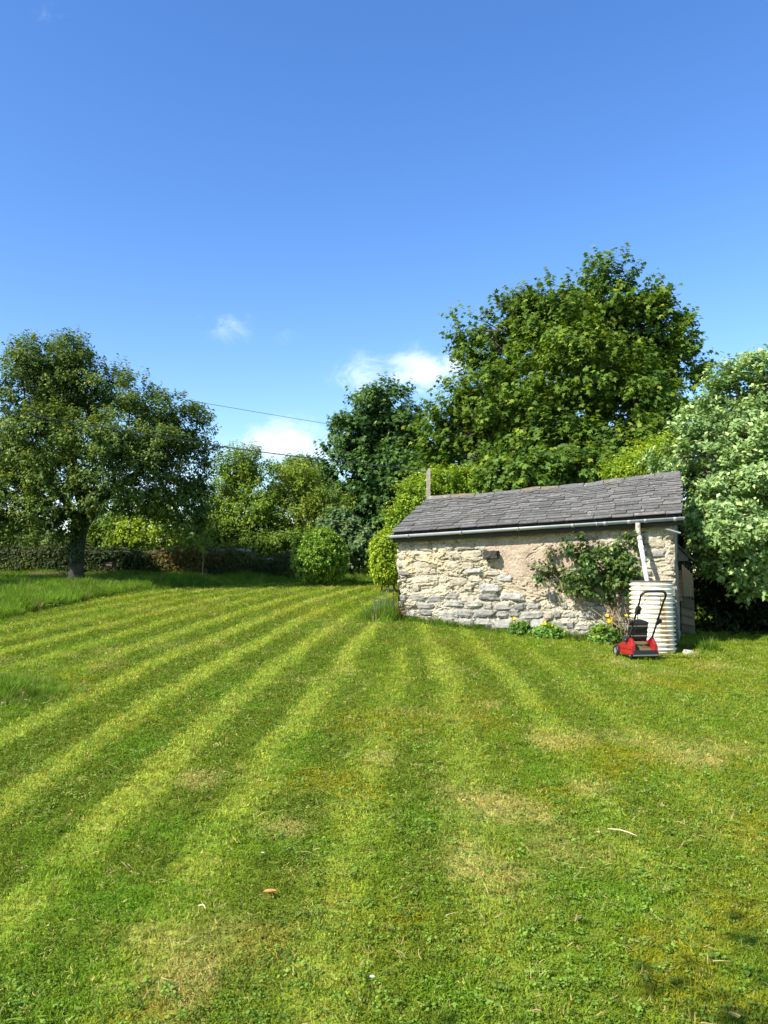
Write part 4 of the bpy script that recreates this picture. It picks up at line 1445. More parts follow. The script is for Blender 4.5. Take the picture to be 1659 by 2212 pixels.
def tree(name, label, cat, specs, Y0, base_px, trunk, forks_px, kw, group=None, bark=M_BARK, twigs=250, r0=.16):
    """trunk: list of (px, py, dY, radius); first is the base"""
    bx, by = P(base_px[0], base_px[1], Y0).x, Y0
    root = empty(name, (bx, by, gz(bx, by)))
    tag(root, label, cat, group)
    blobs = blob_list(specs, Y0)
    path = []
    for i, (px, py, dY, rad) in enumerate(trunk):
        p = P(px, py, Y0 + dY)
        if i == 0: p.z = gz(p.x, p.y) - .08
        path.append((p.x, p.y, p.z, rad))
    if path: trunk_mesh(root, path, bark)
    cr_, pos, ax = crown('crown', root, blobs, **kw)
    forks = [P(px, py, Y0 + dY) for px, py, dY in forks_px]
    branches('branches', root, blobs, None, forks, bark, r0, tips=(pos, ax), twigs=twigs)
    return root, cr_


# ---- old spreading tree on the bank (left)
OLD = dict(n_spray=14500, per=8, L=.092, W=.054, tmpl=LEAF_OVAL, cA=(.030, .054, .014), cB=(.074, .116, .020), cTip=(.15, .17, .030), shell=.40, twig=.26, gap=.375, rough=.32, droop=.55, up=.6, seed=21, tipf=.4, freq=1.1, spc=12, clr=.30)
old_specs = [(110, 800, 80, 66, 0), (45, 860, 75, 70, -.4), (200, 850, 80, 66, .4), (290, 885, 72, 72, -.3), (385, 925, 66, 64, .2), (90, 950, 90, 70, -1.0), (225, 960, 85, 60, -1.1),
             (330, 985, 70, 55, -.7), (410, 1000, 52, 66, .3), (10, 990, 80, 80, .3), (25, 1085, 62, 52, -.4), (125, 1050, 62, 60, -.9), (375, 1085, 62, 50, .2), (300, 1000, 50, 40, .9),
             (405, 1145, 44, 40, .2), (-70, 960, 80, 110, .3), (-70, 1090, 70, 60, 0), (150, 880, 90, 80, 1.3), (60, 1020, 70, 60, 1.4), (165, 1075, 50, 55, -.3), (150, 760, 40, 36, .3), (60, 775, 36, 40, .2), (90, 1110, 55, 45, -.6), (225, 1060, 55, 45, -1.2), (300, 1075, 40, 40, -.6), (425, 1085, 34, 40, .4), (410, 1150, 26, 24, .1), (-10, 1130, 50, 45, .2), (130, 1130, 40, 40, -.5)]
old, oc = tree('old_apple_tree', 'broad old fruit tree with thick leaning limbs in long grass', 'tree', old_specs, 21.0, (163, 1262),
               [(163, 1266, 0, .27), (164, 1240, 0, .215), (166, 1190, 0, .20), (174, 1130, 0, .21), (182, 1100, 0, .17), (165, 1040, .1, .13), (140, 960, .2, .09), (120, 860, .2, .05)],
               [(182, 1105, 0), (150, 1000, .15), (250, 1050, 0), (330, 1005, 0), (90, 1050, -.1)], OLD, bark=M_BARK_G, twigs=500, r0=.22)
mb = MB(True)
def limb(parent, pts, Y0, mat=M_BARK_G, name='limb'):
    path = []
    for (px, py, dY, rad) in pts:
        p = P(px, py, Y0 + dY); path.append((p.x, p.y, p.z, rad))
    return trunk_mesh(parent, path, mat, 10, 7, name)
limb(old, [(178, 1140, 0, .15), (215, 1085, 0, .13), (262, 1045, -.1, .11), (318, 1008, -.1, .09), (372, 985, 0, .06), (410, 950, .1, .03)], 21)
limb(old, [(176, 1135, 0, .13), (140, 1080, .1, .10), (95, 1050, .2, .08), (50, 1000, .3, .05)], 21)
# ivy on its trunk
r = np.random.default_rng(9)
n_ = 900
zz = r.uniform(0, 1, n_); ang = r.uniform(2.2, 5.6, n_)
px0 = np.array([P(166, 1215, 21)[:], P(178, 1110, 21)[:]])
cpt = px0[0] + (px0[1] - px0[0]) * zz[:, None]
dv = np.stack([np.cos(ang), np.sin(ang), np.zeros(n_)], 1)
pos = cpt + dv * r.uniform(.19, .27, (n_, 1))
ivm = leaves_mesh('ivy', pos, norm(np.stack([r.normal(0, .5, n_), r.normal(0, .5, n_), -np.ones(n_)], 1)), norm(dv + r.normal(0, .4, (n_, 3))), r.uniform(.05, .09, n_), r.uniform(.05, .09, n_), LEAF_OVAL, np.array([.03, .06, .015]) * r.uniform(.6, 1.5, (n_, 1)))
iv = link('ivy', ivm, M_LEAF_GLOSS, old); iv['kind'] = 'stuff'

# ---- big sycamore behind the shed
SYC = dict(n_spray=10500, per=6, L=.148, W=.145, tmpl=LEAF_MAPLE, cA=(.036, .068, .009), cB=(.088, .140, .013), cTip=(.14, .17, .018), shell=.50, twig=.42, gap=.34, rough=.30, droop=.75, up=.6, seed=31, tipf=.18, freq=.8, flat=.9, spc=11, clr=.48)
syc_specs = [(1315, 630, 88, 60, 0), (1190, 690, 90, 72, -.4), (1065, 755, 66, 74, .3), (1385, 715, 72, 66, .5), (1455, 785, 58, 58, .8), (1250, 790, 110, 90, -1.6), (1105, 870, 105, 85, -1.2), (1000, 890, 55, 74, 0),
             (1350, 870, 100, 90, -1.2), (1200, 970, 120, 75, -1.8), (1010, 985, 70, 66, -.6), (1330, 985, 115, 66, -1.6), (1430, 900, 66, 74, .2), (1260, 720, 90, 80, 1.6), (1150, 820, 100, 90, 1.9), (1380, 800, 80, 80, 1.5), (1085, 690, 20, 42, 0),
             (1020, 715, 24, 44, .2), (1135, 655, 22, 26, 0), (1405, 640, 26, 36, .3), (1470, 715, 26, 36, .4), (960, 940, 40, 60, .4), (1110, 1000, 80, 50, -.8), (955, 1010, 50, 46, .3), (985, 940, 50, 50, -.4), (1040, 930, 60, 60, .6)]
tree('sycamore_tree', 'tallest sycamore with lobed leaves towering behind the slate roof', 'tree', syc_specs, 25.0, (1210, 1230),
     [(1210, 1230, 0, .34), (1212, 1080, 0, .28), (1215, 960, 0, .22), (1235, 840, 0, .15), (1260, 720, 0, .08)], [(1212, 1040, 0), (1215, 960, 0), (1240, 830, 0), (1260, 730, 0)], SYC, twigs=400, r0=.26)

# ---- second sycamore, further back
SY2 = dict(SYC, n_spray=5400, L=.165, W=.155, seed=41, cA=(.026, .058, .016), cB=(.058, .110, .022), cTip=(.10, .15, .03), gap=.28, rough=.20)
tree('sycamore_tree', 'domed dark green sycamore beyond the wall where the cables vanish', 'tree',
     [(830, 885, 66, 54, 0), (765, 945, 58, 55, -.3), (870, 950, 64, 66, .2), (740, 1010, 52, 52, 0), (825, 1030, 80, 66, -1.4), (900, 1030, 46, 76, .5), (765, 1085, 58, 46, -.5), (850, 1100, 70, 50, -.8), (830, 960, 70, 70, 1.3), (800, 870, 30, 30, 0), (790, 1140, 60, 40, -.2), (880, 1150, 60, 40, 0)],
     33.0, (830, 1225), [(830, 1225, 0, .32), (830, 1100, 0, .26), (832, 980, 0, .16), (832, 900, 0, .08)], [(830, 1100, 0), (830, 1000, 0), (832, 920, 0)], SY2, twigs=150, r0=.24)

# ---- smaller trees beyond the boundary wall
SM = dict(n_spray=2300, per=8, L=.10, W=.062, tmpl=LEAF_OVAL, cA=(.058, .100, .012), cB=(.135, .195, .016), cTip=(.15, .19, .03), shell=.35, twig=.38, gap=.38, rough=.32, droop=.35, up=.55, seed=51, freq=1.3, tipf=.3)
t1, _ = tree('thorn_tree', 'small upright tree with two leaning trunks rising beside the boundary wall', 'tree',
     [(508, 1012, 34, 36, 0), (540, 1050, 34, 36, .2), (488, 1080, 40, 40, 0), (560, 1105, 36, 40, -.2), (520, 1120, 54, 40, -.4), (470, 1140, 40, 36, 0), (548, 1000, 12, 26, 0), (480, 1010, 14, 24, 0)],
     27.2, (492, 1200), [(492, 1205, 0, .13), (493, 1160, 0, .11), (497, 1110, 0, .09), (505, 1050, 0, .05)], [(497, 1110, 0), (505, 1050, 0), (550, 1110, 0)], SM, bark=M_BARK_G, twigs=260)
limb(t1, [(500, 1200, .1, .11), (520, 1170, .1, .10), (545, 1130, 0, .085), (562, 1100, 0, .06)], 27.2)
tree('thorn_tree', 'rounded olive green tree between the twin-trunked tree and the second sycamore', 'tree',
     [(640, 1045, 52, 42, 0), (690, 1085, 42, 46, .2), (605, 1090, 48, 46, -.2), (650, 1130, 70, 46, -.6), (722, 1105, 28, 44, .2), (580, 1145, 46, 36, 0), (690, 1150, 50, 34, -.2)],
     28.4, (640, 1205), [(640, 1205, 0, .14), (640, 1150, 0, .11), (645, 1090, 0, .07)], [(640, 1140, 0), (645, 1090, 0)], dict(SM, seed=52, n_spray=2300, cB=(.15, .19, .018), cA=(.075, .115, .014), gap=.33), twigs=200)
tree('distant_tree', 'pale feathery treetop showing just above the rounded olive tree', 'tree',
     [(640, 1010, 44, 22, 0), (690, 1030, 34, 24, 0), (600, 1020, 26, 20, 0), (655, 1060, 60, 40, 0)], 38.0, (650, 1220),
     [(650, 1225, 0, .2), (650, 1080, 0, .12)], [(650, 1080, 0)], dict(SM, seed=53, n_spray=1000, L=.16, W=.09, cA=(.06, .10, .03), cB=(.10, .16, .045), gap=.40), twigs=60)

# ---- shrubs behind the wall at the left
YG = dict(n_spray=1700, per=8, L=.085, W=.055, tmpl=LEAF_OVAL, cA=(.085, .14, .010), cB=(.19, .255, .016), cTip=(.30, .33, .03), shell=.5, twig=.26, gap=.30, rough=.26, droop=.25, up=.5, seed=61, freq=1.6, tipf=.4)


def shrub(name, label, specs, Y0, base, kw, stems=5, group=None, bark=M_BARK):
    bx, by = P(base[0], base[1], Y0).x, Y0
    root = empty(name, (bx, by, gz(bx, by)))
    tag(root, label, 'shrub', group)
    blobs = blob_list(specs, Y0)
    cr_, pos, ax = crown('foliage', root, blobs, **kw)
    mb = MB(True); r = random.Random(int(base[0]))
    g = Vector((bx, by, gz(bx, by) - .05))
    for k in range(stems):
        c, R = blobs[k % len(blobs)]
        st = g + Vector((r.uniform(-.2, .2), r.uniform(-.2, .2), 0))
        e_ = c + Vector((r.uniform(-.4, .4) * R.x, r.uniform(-.4, .4) * R.y, 0))
        mb.tube([st, st.lerp(e_, .5) + Vector((0, 0, .15)), e_], [.035, .025, .01], 6, False)
    mb.build('stems', bark, root, True)
    return root


shrub('yellow_shrub', 'yellow green shrub glowing beneath the old fruit tree behind the wall', [(325, 1120, 50, 36, 0), (372, 1150, 50, 38, -.2), (285, 1155, 42, 36, 0), (420, 1160, 40, 36, 0)], 27.0, (335, 1205), YG)
DK = dict(n_spray=2100, per=8, L=.09, W=.055, tmpl=LEAF_OVAL, cA=(.052, .092, .014), cB=(.120, .180, .020), cTip=(.13, .16, .03), shell=.4, twig=.3, gap=.32, rough=.3, droop=.3, up=.5, seed=71, freq=1.4, tipf=.2)
shrub('hedge_shrub', 'dark leafy shrub behind the wall right of the ivy clad trunk', [(225, 1150, 48, 46, 0), (250, 1180, 50, 30, 0), (200, 1185, 40, 30, 0)], 27.4, (225, 1205), dict(DK, seed=72))
shrub('hedge_shrub', 'loose green shrub spilling over the wall near the timber rail', [(40, 1180, 60, 30, 0), (-30, 1160, 50, 45, 0), (110, 1185, 50, 26, 0), (150, 1195, 40, 22, 0)], 26.6, (50, 1205), dict(DK, seed=73, cB=(.10, .14, .03)))
shrub('hedge_shrub', 'far dark bush outlined against pale sky left of the ivy clad trunk', [(85, 1150, 36, 26, 0), (60, 1170, 40, 22, 0), (20, 1150, 40, 30, 0)], 38.0, (80, 1215), dict(DK, seed=74, n_spray=900, L=.12, W=.07))
shrub('hedge_shrub', 'shaded shrub behind the wall below the drooping fruit tree branches', [(440, 1150, 46, 42, 0), (470, 1185, 50, 30, 0), (560, 1180, 60, 28, 0), (400, 1190, 40, 26, 0)], 26.8, (450, 1205), dict(DK, seed=75, n_spray=1700))
shrub('hedge_shrub', 'low bramble thicket along the wall left of the domed bush', [(600, 1185, 50, 24, 0), (650, 1180, 50, 30, .2), (550, 1200, 50, 20, 0)], 26.6, (610, 1215), dict(DK, seed=76, n_spray=1300))
shrub('broadleaf_shrub', 'greyish broad leaved shrub between the domed bush and the yellow thicket', [(735, 1145, 40, 40, 0), (765, 1180, 38, 30, -.2), (720, 1190, 40, 28, 0), (790, 1200, 36, 22, 0)], 26.5, (745, 1225), dict(DK, seed=77, n_spray=1300, L=.15, W=.11, cA=(.05, .085, .03), cB=(.10, .15, .055), cTip=(.15, .2, .08)))

shrub('far_hedge', 'distant field hedge closing the view behind the boundary wall', [(x_, 1205 - 12 * (k % 3), 75, 36 + 8 * (k % 2), .5 * (k % 4)) for k, x_ in enumerate(range(-180, 860, 80))], 36.0, (300, 1240), dict(DK, seed=79, n_spray=4600, L=.15, W=.10, gap=.12, shell=.3, cA=(.030, .055, .012), cB=(.07, .11, .02)))

# clipped domed bush on the lawn edge
rb_c = P(690, 1201, 23.3)
RBX = dict(n_spray=4200, per=6, L=.062, W=.042, tmpl=LEAF_OVAL, cA=(.058, .120, .012), cB=(.115, .19, .020), cTip=(.19, .26, .03), shell=.90, twig=.10, gap=.16, rough=.17, droop=.1, up=.5, seed=81, freq=2.5, tipf=.5, inner=.12, spc=3, clr=.05)
shrub('clipped_bush', 'clipped dome shaped bush standing on the lawn edge', [(690, 1204, 54, 52, 0), (697, 1188, 40, 42, 0), (668, 1215, 34, 38, -.2), (716, 1212, 32, 40, .1)], 23.3, (690, 1254), RBX, 4)

# yellow thicket behind the shed's left end and bush at its corner
shrub('yellow_shrub', 'tall yellow green thicket rising behind the wooden pole', [(912, 1082, 46, 50, 0), (868, 1138, 36, 38, -.2), (960, 1045, 50, 38, .3), (1025, 1055, 56, 36, .4), (835, 1182, 24, 26, -.2), (890, 1170, 50, 46, .2), (960, 1110, 60, 50, .4)], 23.2, (880, 1240), dict(YG, seed=62, n_spray=4200, L=.075, W=.05, cA=(.070, .125, .010), cB=(.135, .20, .014), rough=.36, spc=8, clr=.22))
shrub('yellow_shrub', 'rounded yellow green bush tucked against the left end of the shed', [(832, 1200, 26, 40, 0), (838, 1180, 20, 30, .2), (848, 1222, 24, 34, .1), (834, 1232, 26, 26, 0)], 21.3, (838, 1262), dict(YG, seed=63, n_spray=2600, L=.06, W=.042, shell=.75, twig=.14, gap=.2, rough=.15, spc=4, clr=.09))

# low growth behind the ridge
shrub('sycamore_sapling', 'low sycamore shoots fringing the middle of the roof ridge', [(1120, 1035, 60, 30, 0), (1200, 1025, 80, 34, .3), (1075, 1050, 30, 28, -.2), (1290, 1025, 80, 34, .4)], 19.6, (1180, 1230), dict(SYC, n_spray=950, per=7, L=.14, W=.135, seed=33, twig=.35, freq=1.4, cB=(.085, .14, .02)))
shrub('yellow_shrub', 'light green bush glowing behind the right end of the ridge', [(1400, 1005, 46, 34, 0), (1440, 985, 40, 36, .2), (1350, 1030, 50, 28, .2)], 18.2, (1400, 1230), dict(YG, seed=64, n_spray=1200, L=.07, W=.045))

# ---- pale leaved tree at the right
WB = dict(n_spray=11500, per=7, L=.105, W=.062, tmpl=LEAF_OVAL, cA=(.072, .125, .036), cB=(.160, .228, .075), cTip=(.27, .335, .125), mat=M_LEAF_PALE, shell=.58, twig=.20, gap=.385, rough=.32, inner=.30, droop=.05, up=.75, seed=91, freq=1.1, tipf=.5, flat=.5, spc=9, clr=.20)
wb_specs = [(1590, 855, 76, 62, .4), (1512, 935, 62, 52, .2), (1620, 950, 80, 76, -.4), (1535, 1015, 76, 66, -.3), (1460, 990, 42, 52, .4), (1640, 1060, 80, 76, -1.0), (1560, 1105, 60, 56, -1.0), (1600, 1185, 72, 56, -1.7),
            (1650, 1225, 60, 46, -1.5), (1545, 1170, 36, 40, -1.6), (1700, 870, 90, 80, .3), (1730, 1020, 100, 100, -.2), (1720, 1170, 90, 80, -.8), (1490, 1060, 40, 50, .5), (1520, 1120, 40, 60, .8), (1570, 960, 90, 90, 1.4), (1640, 1130, 90, 80, 1.4), (1660, 800, 60, 34, .6), (1575, 1240, 50, 34, -1.7), (1640, 1262, 60, 30, -1.6), (1530, 1200, 26, 30, -1.2), (1570, 1140, 60, 60, -2.2), (1640, 1150, 70, 70, -2.2), (1600, 1225, 60, 36, -.4), (1680, 1240, 70, 40, -.4), (1740, 1250, 70, 40, -1.4)]
tree('whitebeam_tree', 'pale silvery green broad leaved tree overhanging the right end of the shed', 'tree', wb_specs, 15.6, (1690, 1330),
     [(1690, 1335, 0, .17), (1680, 1250, 0, .14), (1650, 1130, 0, .11), (1620, 1000, 0, .07), (1600, 880, 0, .03)], [(1680, 1240, 0), (1650, 1130, 0), (1620, 1000, 0)], WB, twigs=250)
# near-black foliage added beneath and behind it to stand for deep shade
HOLLOW = dict(n_spray=4200, per=7, L=.12, W=.06, tmpl=LEAF_OVAL, cA=(.010, .020, .006), cB=(.020, .034, .008), cTip=(.03, .05, .01), mat=M_LEAF, shell=.3, twig=.3, gap=.15, rough=.2, droop=.4, up=.4, seed=95, freq=1.2, inner=.5)
shrub('hollow_backdrop', 'added hedge under the pale leaved tree, deep shade put into near black leaves', [(1560, 1270, 70, 90, 0), (1660, 1280, 80, 100, .2), (1760, 1270, 90, 110, 0), (1500, 1230, 40, 90, 2.2), (1600, 1180, 100, 80, 1.4), (1720, 1160, 100, 90, .8), (1860, 1250, 100, 120, 0), (1495, 1150, 30, 60, 2.4), (1575, 1345, 50, 40, -.5), (1650, 1350, 70, 40, -.6), (1740, 1350, 80, 50, -.6)], 15.5, (1620, 1340), HOLLOW, 8)

# unseen trees: one added to shade the near lawn, one beyond the left bank


def shade_tree(label, targets, hgt, base, seed):
    k = hgt / SUN.z
    blobs = [(Vector((tx, ty, gz(tx, ty))) + SUN * k * hk, Vector((rx, rx, rx * .8))) for (tx, ty, rx, hk) in targets]
    root = empty('unseen_tree', (base[0], base[1], gz(*base)))
    tag(root, label, 'tree')
    b0 = Vector((base[0], base[1], gz(*base) - .1)); mid = sum((b[0] for b in blobs), Vector()) / len(blobs)
    trunk_mesh(root, [(*b0, .16), (*(b0.lerp(mid, .45)), .12), (*(b0.lerp(mid, .8)), .08)], M_BARK)
    crown('crown', root, blobs, **dict(SM, n_spray=700, seed=seed, L=.11, W=.07, gap=.25))
    branches('branches', root, blobs, None, [b0.lerp(mid, .75)], M_BARK, .12)


shade_tree('unseen leafy tree added to shade the near edge of the lawn', [(1.65, 2.42, .40, 1.0), (.46, 2.42, .30, 1.05), (1.0, 1.7, .7, 1.0), (.0, 1.1, .8, .95), (2.3, 2.2, .6, 1.1), (-.9, .7, .8, 1.0)], 4.2, (-4.6, -3.0), 141)
shade_tree('garden tree beyond the left bank shading the long grass', [(-9.9, 19.6, .8, 1.0), (-9.2, 20.4, .7, 1.1), (-11.2, 19.4, 1.0, 1.0), (-12.2, 18.6, 1.0, 1.05)], 4.6, (-15.2, 15.6), 142)

# ------------------------------------------------------------------ boundary wall of mossy stones
bwA, bwB = Vector((-16.5, 25.3, 0)), Vector((-2.2, 25.7, 0))
bw_root = empty('boundary_wall', bwA + Vector((0, 0, gz(bwA.x, bwA.y))))
tag(bw_root, 'low mossy dry stone wall running behind the long grass', 'wall', kind='thing')
BL = (bwB - bwA).length; bdir = (bwB - bwA).normalized(); bn = Vector((bdir.y, -bdir.x, 0))
mb = MB(True)
nseg = 40
def bh(t): return .92 + .10 * math.sin(t * 19) + .07 * math.sin(t * 47 + 1)
for k in range(nseg):
    t0_, t1_ = k / nseg, (k + 1) / nseg
    a, b = bwA.lerp(bwB, t0_), bwA.lerp(bwB, t1_)
    za, zb = gz(a.x, a.y), gz(b.x, b.y)
    mb.hexa([Vector((*(a + bn * .2).xy, za - .2)), Vector((*(b + bn * .2).xy, zb - .2)), Vector((*(b - bn * .2).xy, zb - .2)), Vector((*(a - bn * .2).xy, za - .2)),
             Vector((*(a + bn * .15).xy, za + bh(t0_) - .06)), Vector((*(b + bn * .15).xy, zb + bh(t1_) - .06)), Vector((*(b - bn * .15).xy, zb + bh(t1_) - .06)), Vector((*(a - bn * .15).xy, za + bh(t0_) - .06))])
core = mb.build('wall_core', plain('earth_core', (.05, .045, .03), .95), bw_root)
INVB = Matrix.Translation(-bw_root.location)
RB = Matrix((bdir, -bn, Vector((0, 0, 1)))).transposed().to_4x4()
cnt = 0
v = .0
while v < 1.0:
    hh = random.uniform(.13, .22); u = random.uniform(.0, .3)
    while u < BL:
        ww = random.uniform(.25, .60)
        t = min(1, (u + ww / 2) / BL)
        q = bwA.lerp(bwB, t)
        if v + hh / 2 < bh(t) and q.x > -13.6 and q.x > -q.y * .53:
            o = bpy.data.objects.new('stone', random.choice(STONES)); COL.objects.link(o); o.parent = bw_root
            k = random.uniform(.5, 1.2)
            pale = random.random() < .05
            o.color = (.34, .32, .28, 1) if pale else rgb4(random.choice([(.12 * k, .105 * k, .065 * k), (.11 * k, .09 * k, .04 * k), (.14 * k, .13 * k, .10 * k)]))
            o.matrix_parent_inverse = INVB
            o.matrix_basis = Matrix.Translation(Vector((*(q + bn * .17).xy, gz(q.x, q.y) + v + hh / 2))) @ RB @ Matrix.Rotation(random.uniform(-.12, .12), 4, 'Y') @ Matrix.Diagonal((ww * .95, random.uniform(.05, .12), hh * .95, 1))
            cnt += 1
        u += ww
    v += hh
# moss and ivy over it
r = np.random.default_rng(14)
n_ = 24000
t = r.uniform(0, 1, n_); hgt = r.uniform(0, 1.12, n_)
g = fbm(p3(t * BL * .8, hgt * 2.2), 3, 15)
kp = g > .34; t, hgt, g = t[kp], hgt[kp], g[kp]; n_ = len(t)
bx = bwA.x + (bwB.x - bwA.x) * t; by = bwA.y + (bwB.y - bwA.y) * t
out_ = .20 + .12 * r.uniform(size=n_) + .14 * (g - .4)
topm = hgt > np.array([bh(q) for q in t]) - .05
out_[topm] = r.uniform(-.2, .25, topm.sum())
hgt[topm] = np.array([bh(q) for q in t[topm]]) + r.uniform(-.05, .10, topm.sum())
pos = np.stack([bx + bn.x * out_, by + bn.y * out_, ground_z(bx, by) + hgt], 1)
kk = np.clip((fbm(p3(bx * .6, hgt), 3, 16) - .35) * 3, 0, 1)[:, None]
brown = sstep(-11, -8, bx) * sstep(-4.8, -6.2, bx)
colr = np.array([.035, .06, .012]) * (1 - kk) + (np.array([.22, .155, .035]) * brown[:, None] + np.array([.13, .15, .03]) * (1 - brown[:, None])) * kk
colr *= r.uniform(.6, 1.4, (n_, 1))
ivm = leaves_mesh('moss_and_ivy', pos, norm(np.stack([r.normal(0, .7, n_), r.normal(0, .4, n_), -np.ones(n_) * .7], 1)), norm(np.array([bn.x, bn.y, .5]) + r.normal(0, .5, (n_, 3))), r.uniform(.05, .11, n_), r.uniform(.04, .09, n_), LEAF_OVAL, colr)
mi = link('moss_and_ivy', ivm, M_LEAF, bw_root); mi['kind'] = 'stuff'

# timber rail at the far left
ra, rb_ = P(62, 1240, 23.6), P(152, 1239, 23.6)
rail = empty('timber_rail', Vector((ra.x, ra.y, gz(ra.x, ra.y))))
tag(rail, 'low brown timber rail half hidden in long grass by the wall', 'rail')
mb = MB(True); mb.box((ra.x, ra.y - .05, ra.z - .05), (rb_.x, ra.y + .05, ra.z + .05)); mb.build('beam', plain('brown_timber', (.16, .085, .05), .9, noise=.3), rail)
for x_ in (ra.x + .15, rb_.x - .15):
    mb = MB(True); mb.box((x_ - .05, ra.y - .04, gz(x_, ra.y) - .05), (x_ + .05, ra.y + .04, ra.z - .05)); mb.build('leg', bpy.data.materials['brown_timber'], rail)

# thin stake with a sapling
sk = P(437, 1262, 24.2); sk.z = gz(sk.x, sk.y)
stake = empty('young_sapling', sk)
tag(stake, 'thin young sapling on a slender pale stem before the mossy wall', 'sapling')
mb = MB(True); mb.tube([sk, sk + Vector((.01, 0, .6)), sk + Vector((.02, 0, 1.3)), sk + Vector((.05, 0, 1.75))], [.018, .014, .010, .004], 6)
for a in (-1, 1):
    mb.tube([sk + Vector((.02, 0, 1.15)), sk + Vector((.22 * a, .05, 1.55)), sk + Vector((.33 * a, .05, 1.9))], [.009, .006, .003], 5)
mb.build('trunk', M_CANE, stake, True)
crown('crown', stake, [(sk + Vector((0, 0, 1.6)), Vector((.45, .4, .4)))], n_spray=60, per=6, L=.08, W=.05, tmpl=LEAF_OVAL, cA=(.04, .07, .015), cB=(.07, .12, .02), cTip=(.12, .16, .03), shell=.2, twig=.2, gap=.1, seed=17)

# ------------------------------------------------------------------ climbing rose on the wall
rose = empty('climbing_rose', wall_pt(WLEN * .78, base_z(WLEN * .78), .15))
tag(rose, 'glossy climbing rose with bare woody canes sprawling across the wall', 'climbing plant')


def on_wall(px, py, d):
    """pixel -> point d metres in front of the wall plane"""
    dr = pix_dir(px, py)
    o_ = Vector((0, 0, EYE)); w0 = WL + NRM * d
    t = (w0 - o_).dot(NRM) / dr.dot(NRM)
    return o_ + dr * t


rs = []
for (px, py, rx, ry, d) in ((1300, 1225, 66, 36, .24), (1235, 1235, 50, 32, .24), (1190, 1245, 36, 22, .2), (1340, 1255, 40, 34, .24), (1262, 1190, 44, 34, .2), (1240, 1162, 22, 24, .16), (1310, 1195, 36, 26, .18),
                            (1355, 1215, 30, 30, .22), (1160, 1238, 16, 12, .16), (1285, 1265, 50, 24, .26), (1345, 1180, 12, 22, .12), (1375, 1170, 10, 14, .12), (1215, 1205, 22, 22, .15), (1345, 1285, 30, 20, .2)):
    c_ = on_wall(px, py, d); k = c_.y / FPX
    rs.append((c_, Vector((rx * k, min(.22, ry * k), ry * k))))
cr_, pos, ax = crown('foliage', rose, rs, n_spray=720, per=6, L=.074, W=.052, tmpl=LEAF_OVAL, cA=(.022, .044, .009), cB=(.052, .088, .014), cTip=(.12, .14, .03), mat=M_LEAF_GLOSS, shell=.35, twig=.14, gap=.40, rough=.4, droop=.45, up=.3, seed=101, freq=2.2, tipf=.25, spc=6, clr=.11)
mb = MB(True)
gb = on_wall(1345, 1385, .18); gb.z = gz(gb.x, gb.y) - .03
R5 = random.Random(4)
for (px, py, d) in ((1300, 1290, .2), (1330, 1270, .2), (1352, 1262, .22), (1290, 1240, .22), (1240, 1230, .2), (1340, 1180, .12), (1195, 1240, .2), (1255, 1165, .15), (1372, 1165, .1), (1160, 1236, .16)):
    e_ = on_wall(px, py, d); m1 = gb.lerp(e_, .35) + Vector((R5.uniform(-.25, .16), -.05, R5.uniform(-.04, .14))); m2 = gb.lerp(e_, .7) + Vector((R5.uniform(-.1, .1), 0, R5.uniform(0, .1)))
    b0 = gb + Vector((R5.uniform(-.16, .12), R5.uniform(-.04, .04), 0))
    mb.tube([b0, b0.lerp(m1, .5) + Vector((R5.uniform(-.05, .05), 0, 0)), m1, m2, e_], [.009, .008, .007, .005, .003], 6)
    q = m1 + Vector((R5.uniform(-.22, .2), -.04, R5.uniform(.05, .22))); mb.tube([m1, m1.lerp(q, .5) + Vector((0, 0, .04)), q], [.007, .005, .002], 5)
mb.build('canes', M_CANE, rose, True)
for i in R5.sample(range(len(pos)), 14):
    pass

# ------------------------------------------------------------------ yellow poppies


